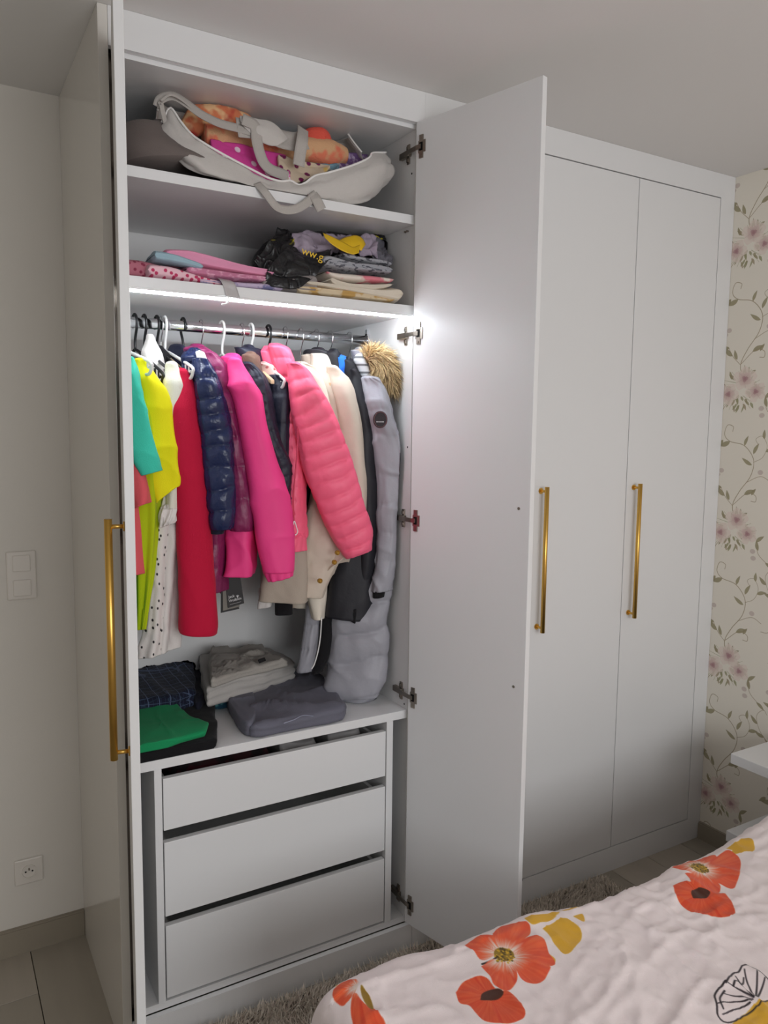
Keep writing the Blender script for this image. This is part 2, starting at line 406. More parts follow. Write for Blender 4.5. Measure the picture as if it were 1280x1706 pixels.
def image_mat(m, im, scale, loc, u='X', v='Y', extend='REPEAT'):
    """paints an image on a material by object position: u,v axes, scale = size of the image in metres, loc = its corner (object space)"""
    nt = m.node_tree; b = nt.nodes['Principled BSDF']
    tc = nt.nodes.new('ShaderNodeTexCoord'); sp = nt.nodes.new('ShaderNodeSeparateXYZ'); cb = nt.nodes.new('ShaderNodeCombineXYZ')
    nt.links.new(tc.outputs['Object'], sp.inputs['Vector'])
    for k, axn in ((0, u), (1, v)):
        mm = nt.nodes.new('ShaderNodeMath'); mm.operation = 'MULTIPLY_ADD'; mm.inputs[1].default_value = 1/scale[k]; mm.inputs[2].default_value = -loc[k]/scale[k]
        nt.links.new(sp.outputs[axn], mm.inputs[0]); nt.links.new(mm.outputs[0], cb.inputs[k])
    t = nt.nodes.new('ShaderNodeTexImage'); t.image = im; t.extension = extend
    nt.links.new(cb.outputs[0], t.inputs['Vector']); nt.links.new(t.outputs['Color'], b.inputs['Base Color'])
    return m

# ---------------------------------------------------------------- the setting
HC = 2.536; FR = 1.898; WB = 2.474; WR = 2.595; WL = -1.9; YB = -2.0
M = {}
M['paint'] = mat('matt_wall_paint', (224, 219, 211), .75, .3, bump=.08, bscale=260, mott=.02, mscale=3)
M['ceil'] = mat('ceiling_paint', (226, 224, 222), .85, .2, bump=.05, bscale=200)
M['white'] = mat('white_lacquered_board', (228, 228, 228), .34, .45, mott=.008, mscale=2)
M['gloss'] = mat('glossy_white_side_board', (222, 218, 211), .14, .6, mott=.01, mscale=2)
M['lam'] = mat('white_laminate_board', (226, 226, 225), .5, .4)
M['gold'] = mat('brushed_gold_metal', (222, 178, 92), .36, .5, metal=1.0, bump=.05, bscale=500)
M['nickel'] = mat('nickel_hinge_metal', (150, 142, 132), .35, .5, metal=1.0)
M['chrome'] = mat('chrome_rail_metal', (225, 226, 228), .12, .5, metal=1.0)
M['black'] = mat('black_plastic', (16, 16, 18), .4, .5)
M['whiteplastic'] = mat('white_plastic', (232, 231, 228), .35, .5)
M['switch'] = mat('white_switch_plastic', (226, 220, 212), .4, .5)
M['dark'] = mat('dark_hole', (14, 13, 13), .8, .2)

obj('floor', box(WL, WR, YB, WB, -.1, -.0112), mat('floor_underlay', (60, 54, 48), .9), kind='structure')
FLOOR = bpy.data.objects['floor']
plank_mats = []
for k, c in enumerate([(168, 160, 147), (162, 154, 141), (174, 165, 152), (157, 149, 136)]):
    pm = mat('grey_oak_plank', c, .42, .4, mott=.10, mscale=3.0, bump=.12, bscale=60)
    n = [q for q in pm.node_tree.nodes if q.type == 'TEX_NOISE'][0]
    mp = pm.node_tree.nodes.new('ShaderNodeMapping'); mp.inputs['Scale'].default_value = (9, .9, 1); mp.inputs['Location'].default_value = (k*3.1, k*1.7, 0)
    tc = [q for q in pm.node_tree.nodes if q.type == 'TEX_COORD'][0]
    pm.node_tree.links.new(tc.outputs['Object'], mp.inputs['Vector']); pm.node_tree.links.new(mp.outputs['Vector'], n.inputs['Vector'])
    plank_mats.append(pm)
PW, PL = .19, 1.29
x0 = .207-.19*11
protos = [None]*4; k = 0
for i in range(24):
    xa = x0+i*PW; xb = xa+PW-.0022
    xa2, xb2 = max(xa, WL), min(xb, WR)
    if xb2-xa2 < .02: continue
    y = YB-((i*.47) % 1)*PL
    while y < WB:
        ya, yb = max(y, YB), min(y+PL-.002, WB)
        if yb-ya > .02:
            full = abs(yb-ya-(PL-.002)) < 1e-6 and abs(xb2-xa2-(PW-.0022)) < 1e-6
            j = (i*3+k) % 4
            if full and protos[j]:
                o = protos[j].copy(); COL.objects.link(o); o.parent = FLOOR
                ox, oy = protos[j]['ox'], protos[j]['oy']; o.location = (xa2-ox, ya-oy, 0)
            else:
                o = obj('plank', box(xa2, xb2, ya, yb, -.011, 0), plank_mats[j], FLOOR, bevel=.0012)
                if full: protos[j] = o; o['ox'] = xa2; o['oy'] = ya
            k += 1
        y += PL
obj('ceiling', box(WL-.1, WR+.1, YB-.1, WB+.1, HC, HC+.1), M['ceil'], kind='structure')
obj('wall_back', box(WL, WR, WB, WB+.1, -.1, HC), M['paint'], kind='structure', label='plain off-white painted wall behind the wardrobe with switches and a socket')
obj('wall_left', box(WL-.1, WL, YB, WB, -.1, HC), M['paint'], kind='structure')
obj('wall_front', join(box(WL, -1.0, YB-.1, YB, -.1, HC), box(1.9, WR, YB-.1, YB, -.1, HC), box(-1.0, 1.9, YB-.1, YB, -.1, .94), box(-1.0, 1.9, YB-.1, YB, 2.3, HC)), M['paint'], kind='structure')
obj('window_1', join(box(-1.0, 1.9, YB-.1, YB-.05, .94, .99), box(-1.0, 1.9, YB-.1, YB-.05, 2.25, 2.3), box(-1.0, -.95, YB-.1, YB-.05, .99, 2.25), box(1.85, 1.9, YB-.1, YB-.05, .99, 2.25), box(.42, .48, YB-.1, YB-.05, .99, 2.25)), M['whiteplastic'], kind='structure')

# wallpaper: a printed repeat of trailing vines and rose sprays
def make_wallpaper():
    S = 780; T = .52; R = Raster(S, S, (240, 234, 221)); k = S/T
    rs = random.Random(3)
    olive, brown, green = (158, 149, 118), (170, 155, 128), (160, 157, 122)
    def P(x, y, dx, dy): return (x*k+dx, y*k+dy)
    def leaf(x, y, ang, ln, wd, col, dx, dy):
        c, s = math.cos(ang), math.sin(ang); pts = []
        for t in np.linspace(0, 1, 9): pts.append((t*ln, wd*math.sin(math.pi*t**.8)))
        for t in np.linspace(1, 0, 9): pts.append((t*ln, -wd*.55*math.sin(math.pi*t**.8)))
        R.poly([P(x+a*c-b*s, y+a*s+b*c, dx, dy) for a, b in pts], col, .85)
    def rose(x, y, r, dx, dy, ph):
        def petal(ax, ay, w, h, rot, c0, c1):
            c, sn = math.cos(rot), math.sin(rot); pts = []
            for t in np.linspace(0, 2*math.pi, 26, endpoint=False):
                q = 1+.07*math.sin(5*t+ax*90); u, v = w*q*math.cos(t), h*q*math.sin(t); pts.append(P(ax+u*c-v*sn, ay+u*sn+v*c, dx, dy))
            px, py = P(x, y, dx, dy); c0, c1 = np.array(c0, float), np.array(c1, float)
            R.poly(pts, None, .8, lambda X, Y: c1+(c0-c1)*np.clip(1-np.hypot(X-px, Y-py)/(r*k*.75), 0, 1)[:, :, None])
        for q in range(5):
            a = ph+q*1.257; petal(x+math.cos(a)*r*.55, y+math.sin(a)*r*.45, r*.52, r*.44, a, (212, 190, 182), (236, 222, 211))
        for q in range(4):
            a = ph+.6+q*1.571; petal(x+math.cos(a)*r*.26, y+math.sin(a)*r*.22, r*.36, r*.30, a, (204, 174, 170), (232, 214, 204))
        for q in range(3):
            a = ph+q*2.1; petal(x+math.cos(a)*r*.10, y+math.sin(a)*r*.08, r*.2, r*.15, a, (176, 134, 138), (206, 182, 176))
        for q in range(5):
            a = ph+q*1.257+.6; R.line([P(x+math.cos(a)*r*.25, y+math.sin(a)*r*.2, dx, dy), P(x+math.cos(a+.15)*r*.85, y+math.sin(a+.15)*r*.7, dx, dy)], 1.3, (196, 172, 168), .7)
    for cx, cy in ((.135, .06), (.395, .32)):
        for dx in (-S, 0, S):
            for dy in (-S, 0, S):
                rr = random.Random(5)
                # main S-shaped vine rising from the spray
                vine = [(cx+.01, cy+.03), (cx-.005, cy+.085), (cx+.02, cy+.14), (cx+.062, cy+.20), (cx+.07, cy+.26), (cx+.03, cy+.31), (cx-.03, cy+.325), (cx-.055, cy+.35), (cx-.045, cy+.385), (cx-.02, cy+.38), (cx-.022, cy+.362)]
                R.line([P(a, b, dx, dy) for a, b in vine], [4.6, 3.4], brown, .9, 90)
                R.line([P(a, b, dx, dy) for a, b in [(cx-.002, cy+.09), (cx+.05, cy+.135), (cx+.085, cy+.13), (cx+.088, cy+.108), (cx+.07, cy+.108)]], 3.4, brown, .85, 50)
                R.line([P(a, b, dx, dy) for a, b in [(cx+.045, cy+.175), (cx+.10, cy+.20), (cx+.14, cy+.185)]], 3, brown, .85, 30)
                R.line([P(a, b, dx, dy) for a, b in [(cx-.005, cy+.085), (cx-.04, cy+.12), (cx-.06, cy+.155)]], 3, brown, .85, 30)
                R.line([P(a, b, dx, dy) for a, b in [(cx-.05, cy-.05), (cx-.09, cy-.10), (cx-.12, cy-.105)]], 3, brown, .85, 30)
                R.line([P(a, b, dx, dy) for a, b in [(cx+.06, cy-.01), (cx+.10, cy-.03), (cx+.11, cy-.08), (cx+.15, cy-.115)]], 3, brown, .85, 40)
                for (x, y, a, l, w_) in ((cx+.04, cy+.13, .4, .05, .011), (cx+.07, cy+.13, 1.0, .03, .008), (cx+.065, cy+.24, 2.6, .05, .009), (cx+.068, cy+.28, 1.1, .045, .009),
                                         (cx-.03, cy+.325, 3.5, .05, .012), (cx-.06, cy+.33, 3.9, .035, .01), (cx-.04, cy+.12, 2.4, .05, .011), (cx-.02, cy+.105, 1.9, .04, .009), (cx-.055, cy+.15, 2.9, .04, .009),
                                         (cx+.11, cy-.07, 1.8, .04, .009), (cx+.10, cy-.04, .7, .04, .009), (cx+.14, cy-.11, -.6, .04, .008)):
                    leaf(x, y, a, l, w_, olive, dx, dy)
                R.line([P(a, b, dx, dy) for a, b in [(cx+.07, cy+.25), (cx+.105, cy+.27), (cx+.12, cy+.31), (cx+.10, cy+.345), (cx+.075, cy+.335), (cx+.085, cy+.315)]], 2.6, brown, .8, 50)
                R.line([P(a, b, dx, dy) for a, b in [(cx-.06, cy+.01), (cx-.10, cy+.05), (cx-.115, cy+.10), (cx-.09, cy+.13), (cx-.075, cy+.115)]], 2.6, brown, .8, 50)
                for (x, y, a, l, w_) in ((cx+.115, cy+.29, .3, .04, .009), (cx+.108, cy+.335, 1.6, .035, .008), (cx-.11, cy+.07, 2.4, .04, .009), (cx-.08, cy+.03, 2.9, .04, .009), (cx+.03, cy+.31, 1.2, .04, .008)): leaf(x, y, a, l, w_, olive, dx, dy)
                for q in range(46):
                    a = rr.uniform(0, 6.28); d = rr.uniform(.03, .09)
                    leaf(cx+math.cos(a)*d*.8, cy+math.sin(a)*d*.75, a+rr.uniform(-.7, .7), rr.uniform(.018, .034), rr.uniform(.004, .007), (olive, green, brown)[q % 3], dx, dy)
                for q in range(24):
                    a = rr.uniform(0, 6.28); d = rr.uniform(.06, .1)
                    R.line([P(cx+math.cos(a)*.03, cy+math.sin(a)*.03, dx, dy), P(cx+math.cos(a+.3)*d, cy+math.sin(a+.3)*d*.9, dx, dy)], 1.6, green, .7)
                rose(cx+.016, cy+.034, .046, dx, dy, .3); rose(cx-.05, cy-.02, .043, dx, dy, 1.1); rose(cx+.062, cy-.014, .040, dx, dy, 2.0)
                for (x, y) in ((cx+.088, cy-.075), (cx+.092, cy-.10), (cx-.075, cy+.20), (cx-.06, cy+.215), (cx+.1, cy+.215)):
                    R.poly([P(x+.011*math.cos(t), y+.009*math.sin(t), dx, dy) for t in np.linspace(0, 6.2, 10)], (200, 184, 176), .7)
    return R.image('wallpaper_print')
M['wallpaper'] = image_mat(mat('floral_wallpaper', (240, 234, 221), .6, .3), make_wallpaper(), (-.52, .52), (1.83+.135, 1.77-.06), 'Y', 'Z')
obj('wall_right', ([(x, y, z) for x, y, z in box(0, .1, YB, WB, 0, HC)[0]], box(0, 1, 0, 1, 0, 1)[1]), M['wallpaper'], kind='structure', label='wall papered with trailing vines and pale pink roses')
wr_ = bpy.data.objects['wall_right']
for v in wr_.data.vertices: v.co += wr_.location
wr_.location = (WR, 0, 0)
M['skirt'] = mat('grey_oak_skirting', (152, 143, 128), .45, .4, mott=.07, mscale=5, bump=.1, bscale=80)
obj('baseboard_back', join(box(WL, .364, WB-.014, WB, 0, .078), box(WL, .364, WB-.011, WB, .078, .083)), M['skirt'], kind='structure')
obj('baseboard_right', join(box(WR-.014, WR, YB, FR-.002, 0, .062), box(WR-.011, WR, YB, FR-.002, .062, .067)), M['skirt'], kind='structure')

# wall fittings on the back wall
def rbox(x0, x1, y0, y1, z0, z1): return box(x0, x1, y0, y1, z0, z1)
t = thing('light_switch', (.222, WB, 1.165), 'white double light switch plate on the plain wall left of the wardrobe', 'light switch')
obj('switch_plate', box(.182, .262, WB-.008, WB, 1.095, 1.238), M['switch'], t, bevel=.004)
for zc in (1.203, 1.13): obj('rocker', box(.198, .246, WB-.013, WB-.007, zc-.024, zc+.024), M['switch'], t, bevel=.0025)
t = thing('wall_socket', (.211, WB, .255), 'white wall socket with two holes and a pin above the grey skirting', 'socket')
obj('socket_plate', box(.171, .251, WB-.008, WB, .215, .295), M['switch'], t, bevel=.004)
c = (.211, WB-.009, .255)
ring = [(math.cos(a), math.sin(a)) for a in np.linspace(0, 2*math.pi, 33)[:-1]]
V = [(c[0]+.021*a, c[1]-.003, c[2]+.021*b) for a, b in ring]+[(c[0]+.019*a, c[1]-.003, c[2]+.019*b) for a, b in ring]+[(c[0]+.0185*a, c[1]+.0005, c[2]+.0185*b) for a, b in ring]
V = [(c[0]+.021*a, c[1]+.001, c[2]+.021*b) for a, b in ring]+V
obj('socket_cup', (V, ring_faces(4, 32)+[tuple(range(96, 128))]), M['switch'], t)
for dx in (-.0095, .0095): obj('socket_hole', cyl((c[0]+dx, c[1]-.0008, c[2]), (c[0]+dx, c[1]+.001, c[2]), .0026, 10), M['dark'], t)
obj('earth_pin', cyl((c[0], c[1]-.008, c[2]+.009), (c[0], c[1]+.001, c[2]+.009), .0024, 10), M['nickel'], t)

# ---------------------------------------------------------------- wardrobe
OPEN = thing('wardrobe', (.80, 2.18, 0), 'tall white wardrobe bay standing open with lit shelves, clothes rail and drawers', 'wardrobe')
CLOSED = thing('wardrobe', (1.915, 2.18, 0), 'tall white wardrobe bay with closed flat doors and gold bar handles beside the floral wallpaper', 'wardrobe')
CF = 1.918; CB = 2.452                       # carcass front and the back panel
XL, XR = .408, 1.217                         # inner faces of the open carcass
W, LM = M['white'], M['lam']
obj('side_panel', box(.365, .387, FR, WB-.0005, 0.0005, HC-.0005), M['gloss'], OPEN, bevel=.001, label='glossy white end panel mirroring the floor')
obj('fascia', box(.3875, 1.2347, FR, FR+.018, 2.451, HC-.0005), W, OPEN)
obj('plinth', box(.3875, 1.2347, FR+.002, FR+.018, .0005, .079), W, OPEN)
obj('carcass_side', box(.3885, XL, 1.965, CB, .08, 2.463), LM, OPEN)
obj('recess_shade_strip', box(.3885, XL, 1.962, 1.9648, .08, 2.463), mat('painted_recess_shade', (74, 66, 58), .9, mott=.2, mscale=200), OPEN, label='added dark strip painted as the shade in the recess beside the left door')  # added dark strip: its colour stands in for shade in the door recess
obj('carcass_side', box(XR, 1.235, CF, CB, .08, 2.463), LM, OPEN)
obj('back_panel', box(.389, 1.235, CB, CB+.008, .08, 2.463), LM, OPEN)
obj('top_board', box(XL, XR, CF, CB, 2.440, 2.463), W, OPEN, bevel=.0008)
obj('bottom_board', box(XL, XR, CF, CB, .081, .1), W, OPEN, bevel=.0008)
for z0, z1 in ((2.182, 2.207), (1.932, 1.957)): obj('shelf', box(XL, XR, CF, CB, z0, z1), W, OPEN, bevel=.0008)
obj('shelf', box(XL, XR, CF, CB, .737, .762), W, OPEN, bevel=.0008, label='lower shelf above the drawers')
obj('drawer_divider', box(.460, .479, CF, 2.44, .1, .737), W, OPEN, bevel=.0008)
obj('drawer_divider', box(1.146, 1.168, CF, 2.44, .1, .737), W, OPEN, bevel=.0008)
for z0, z1 in ((.570, .709), (.335, .537), (.107, .308)):
    d = obj('drawer', join(box(.492, .502, CF+.018, 2.40, z0+.01, z1-.022), box(1.122, 1.132, CF+.018, 2.40, z0+.01, z1-.022),
                           box(.502, 1.122, 2.39, 2.40, z0+.01, z1-.022), box(.502, 1.122, CF+.018, 2.39, z0+.01, z0+.018)), LM, OPEN)
    obj('drawer_front', box(.482, 1.143, CF, CF+.018, z0, z1), W, d, bevel=.0012)
    for x in (.4795, 1.1335): obj('drawer_runner', box(x, x+.012, CF+.02, 2.39, z0+.03, z0+.045), M['nickel'], d)
# clothes rail: oval chrome tube with end sockets
def oval(x0, x1, y, z, ry, rz, n=28):
    a = np.arange(n)*2*math.pi/n
    V = [(x, y+ry*math.cos(q), z+rz*math.sin(q)) for x in (x0, x1) for q in a]
    return V, ring_faces(2, n)+[tuple(range(n))[::-1], tuple(range(n, 2*n))]
RY, RZ = 2.18, 1.883
rail = obj('clothes_rail', oval(XL+.001, XR-.001, RY, RZ, .0078, .0145), M['chrome'], OPEN, smooth=True)
rail.data.polygons.foreach_set('use_smooth', [len(p.vertices) == 4 for p in rail.data.polygons])
for x0, x1 in ((XL, XL+.008), (XR-.008, XR)):
    V, F = oval(x0, x1, RY, RZ, .014, .021); obj('rail_socket', join((V, F), box(x0, x1, RY-.006, RY+.006, RZ+.015, RZ+.034)), M['chrome'], rail)
# LED strip under the front of the middle shelf
M['led'] = mat('lit_led_strip', (255, 255, 255), .4, emit=((238, 247, 255), 74.0))
M['alu'] = mat('white_strip_housing', (225, 225, 225), .4)
strip = obj('led_strip', box(XL+.002, XR-.002, CF+.002, CF+.020, 1.927, 1.932), M['alu'], OPEN)
obj('lit_diodes', box(XL+.004, XR-.004, CF+.004, CF+.014, 1.9215, 1.927), M['led'], strip)
wire = [(0.6642,1.915,1.9314),(0.6672,1.915,1.9214),(0.6608,1.915,1.912),(0.6499,1.915,1.9096)]
obj('strip_wire', tube(wire, .0018, 8, 20), M['whiteplastic'], strip, smooth=True)
M['tape'] = mat('silver_adhesive_tape', (178, 172, 172), .35, .5, bump=.2, bscale=60)
tp = [[(0.6433,1.93,1.9756),(0.6792,1.93,1.9735)],
      [(0.648,1.9165,1.9666),(0.6838,1.9165,1.9645)],
      [(0.6555,1.9165,1.9499),(0.6915,1.9165,1.9476)],
      [(0.66,1.9165,1.9298),(0.6977,1.9165,1.9289)]]
obj('tape_strip', patch([[tuple(q) for q in l] for l in tp], 8, 14, .0008, .0008, 60), M['tape'], strip, smooth=True)

# doors
DW, DT, DZ0, DZ1 = .416, .018, .095, 2.449
def handle_geo(s, yface, sgn, zc0, zc1, piv, ang):
    bar = cyl((s, yface+sgn*.03, zc0), (s, yface+sgn*.03, zc1), .0075, 20)
    g = [bar]
    for z in (zc0+.0145, zc1-.0145):
        g.append(cyl((s, yface, z), (s, yface+sgn*.03, z), .0042, 12))
        g.append(cyl((s, yface, z), (s, yface+sgn*.003, z), .0095, 18))
    return xform(join(*g), piv, ang)
def shade_auto(o):
    o.data.polygons.foreach_set('use_smooth', [len(p.vertices) == 4 for p in o.data.polygons])
HZ0, HZ1 = .951, 1.427
pivL, angL = (.393, 1.898, 0), math.atan2(-.408, -.080)
pivR, angR = (1.2066, 1.898, 0), -1.3291
dl = obj('door', xform(box(0, DW, 0, DT, DZ0, DZ1), pivL, angL), W, OPEN, bevel=.0012, label='left door folded open, seen edge on')
shade_auto(obj('handle', handle_geo(.382, 0, -1, HZ0, HZ1, pivL, angL), M['gold'], dl, label='brushed gold bar handle'))
dr = obj('door', xform(box(0, DW, 0, DT, DZ0, DZ1), pivR, angR), W, OPEN, bevel=.0012, label='right door swung open, inner face showing')
shade_auto(obj('handle', handle_geo(.382, DT, 1, HZ0, HZ1, pivR, angR), M['gold'], dr, label='brushed gold bar handle'))
for z in (1.406, .937):
    sp = xform(join(cyl((.382, -.0012, z), (.382, .001, z), .0038, 12), cyl((.382, -.0016, z), (.382, -.001, z), .0016, 8)), pivR, angR)
    obj('screw_head', sp, M['nickel'], dr)
# concealed hinges: cup plate on the door, arm, mounting plate on the carcass side
def hinge(z, left=False):
    piv, ang = (pivL, angL) if left else (pivR, angR)
    sx = XL if left else XR; s = 1 if left else -1
    yf = DT if left else 0.0; sg = 1 if left else -1        # inner face of the door in door space
    h = obj('hinge', join(box(min(sx, sx+s*.004), max(sx, sx+s*.004), 1.944, 1.958, z-.027, z+.027), box(min(sx, sx+s*.012), max(sx, sx+s*.012), 1.938, 1.986, z-.0085, z+.0085),
            box(min(sx+s*.004, sx+s*.007), max(sx+s*.004, sx+s*.007), 1.946, 1.956, z+.012, z+.022), box(min(sx+s*.004, sx+s*.007), max(sx+s*.004, sx+s*.007), 1.946, 1.956, z-.022, z-.012)), M['nickel'], OPEN, bevel=.0012)
    cup = xform(join(box(.014, .028, min(yf, yf+sg*.003), max(yf, yf+sg*.003), z-.031, z+.031), box(.010, .036, min(yf, yf+sg*.0022), max(yf, yf+sg*.0022), z-.016, z+.016),
                     cyl((.021, yf+sg*.0028, z+.024), (.021, yf+sg*.0042, z+.024), .0034, 10), cyl((.021, yf+sg*.0028, z-.024), (.021, yf+sg*.0042, z-.024), .0034, 10)), piv, ang)
    obj('cup_plate', cup, M['nickel'], h)
    obj('cup', xform(box(.015, .027, min(yf+sg*.0029, yf+sg*.0036), max(yf+sg*.0029, yf+sg*.0036), z-.011, z+.011), piv, ang), M['dark'], h)
    ca, sa = math.cos(ang), math.sin(ang)
    e = (piv[0]+.021*ca-(yf+sg*.004)*sa, piv[1]+.021*sa+(yf+sg*.004)*ca)
    a = [(sx+s*.010, 1.945), (sx+s*.0125, 1.925), (e[0]*.5+(sx+s*.016)*.5, (e[1]+1.91)*.5), e]
    V = []
    for (x, y) in a: V += [(x-.0015, y, z-.006), (x-.0015, y, z+.006), (x+.0015, y, z+.006), (x+.0015, y, z-.006)]
    obj('hinge_arm', (V, ring_faces(4, 4)+[(3, 2, 1, 0), (12, 13, 14, 15)]), M['nickel'], h)
for z in (2.381, 1.875, 1.342, .813, .159): hinge(z); hinge(z, True)
for (y, z) in ((1.937, 1.553), (1.935, 2.325), (1.935, .775)): obj('shelf_hole', cyl((XR-.0006, y, z), (XR+.0002, y, z), .003, 8), M['dark'], OPEN)
for y in (1.95, 1.962): obj('shelf_support', cyl((XR-.006, y, 2.170), (XR, y, 2.170), .0028, 8), M['nickel'], OPEN)

# closed bay: three flat doors (one stands behind the open door)
obj('fascia', box(1.235, 2.518, FR, FR+.018, 2.4535, HC-.0005), W, CLOSED)
obj('stile', box(2.518, WR-.001, FR, FR+.018, .0005, HC-.0005), W, CLOSED)
obj('plinth', box(1.235, 2.518, FR, FR+.018, .0005, .0915), W, CLOSED)
obj('carcass', join(box(1.236, 1.254, CF, CB, .08, 2.463), box(1.66, 1.676, CF, CB, .08, 2.463), box(2.518, 2.536, CF, CB, .08, 2.463), box(1.236, 2.536, CF, CB, 2.463, 2.48), box(1.236, 2.536, CF, CB, .07, .08), box(1.236, 2.536, CB, CB+.008, .08, 2.463)), LM, CLOSED)
for i, (xa, xb) in enumerate(((1.2385, 1.6655), (1.6685, 2.0935), (2.0965, 2.5155))):
    d = obj('door', box(xa, xb, FR, FR+DT, DZ0, DZ1+.001), W, CLOSED, bevel=.0012)
    shade_auto(obj('handle', handle_geo(xa+.034, FR, -1, HZ0, HZ1, (0, 0, 0), 0), M['gold'], d, label='brushed gold bar handle'))
    if i == 1: obj('door_bumper', box(xa, xa+.008, FR-.002, FR+.004, DZ0-.006, DZ0+.002), M['black'], d)

# ---------------------------------------------------------------- clothes on the rail
GR = 'clothes hanging on the wardrobe rail'; HG = 'clothes hangers on the wardrobe rail'
def cloth(name, col, rough=.85, sheen=.06, bump=.35, bscale=420, **k): return mat(name, col, rough, .25, sheen=sheen, bump=bump, bscale=bscale, **k)
def nylon(name, col, rough=.42, bump=.5, bscale=55, spec=.45, bdist=.004, **k): return mat(name, col, rough, spec, bump=bump, bscale=bscale, bdist=bdist, **k)
F = {}
F['teal'] = cloth('turquoise_cotton', (60, 190, 165)); F['coral'] = cloth('coral_cotton', (222, 92, 100))
F['yellow'] = cloth('yellow_cotton', (232, 222, 20)); F['shaded_yellow'] = cloth('shaded_yellow_cotton', (178, 196, 18))  # the second one is the same yellow with shade mixed into its colour
F['lace'] = spots(cloth('white_eyelet_cotton', (222, 216, 212)), (40, 36, 40), 58, .13, .03, stretch=(1, .6, 1), plane='XZ')
F['whitec'] = cloth('white_cotton', (224, 219, 215)); F['cream'] = cloth('off_white_knit', (222, 220, 206), bump=.5, bscale=260)
F['blackc'] = cloth('black_cotton', (22, 21, 24)); F['red'] = cloth('crimson_cloth', (186, 12, 54), rough=.8)
F['navy'] = nylon('glossy_navy_nylon', (24, 36, 74), rough=.27, bump=.7, bscale=45); F['navydull'] = cloth('dark_navy_cloth', (24, 26, 44))
F['plum'] = nylon('plum_nylon', (126, 32, 82), rough=.42, bump=.5)
F['pink'] = nylon('hot_pink_shell', (238, 62, 136), rough=.6, bump=.35, bscale=30)
F['nq'] = nylon('dark_navy_shell', (26, 28, 46), rough=.5, bump=.5, bscale=50)
F['coralp'] = nylon('coral_pink_nylon', (252, 104, 138), rough=.48, bump=.45, bscale=42)
F['beige'] = nylon('cream_shell', (206, 192, 176), rough=.7, bump=.4, bscale=38); F['beige2'] = cloth('beige_wool', (176, 164, 150))
F['creamy'] = nylon('ivory_shell', (232, 222, 206), rough=.7, bump=.35, bscale=38)
F['blacks'] = nylon('black_shell', (27, 27, 34), rough=.6, bump=.3, bscale=40); F['blue'] = cloth('bright_blue_fleece', (42, 112, 220))
F['grey'] = nylon('light_grey_shell', (160, 160, 168), rough=.5, bump=.45, bscale=36)
F['fleece'] = cloth('brown_fleece_lining', (110, 84, 72), bump=1.0, bscale=150); F['floral'] = spots(cloth('pale_pink_lining', (236, 200, 192)), (196, 108, 110), 55, .2, .05, plane='XZ')
F['fur'] = mat('tan_fur', (224, 198, 152), .6, .3, mott=.3, mscale=30); F['brass'] = mat('brass_button', (170, 132, 62), .3, .5, metal=1.0)
F['wood'] = mat('pale_wood', (204, 176, 142), .45, .4, mott=.1, mscale=20)

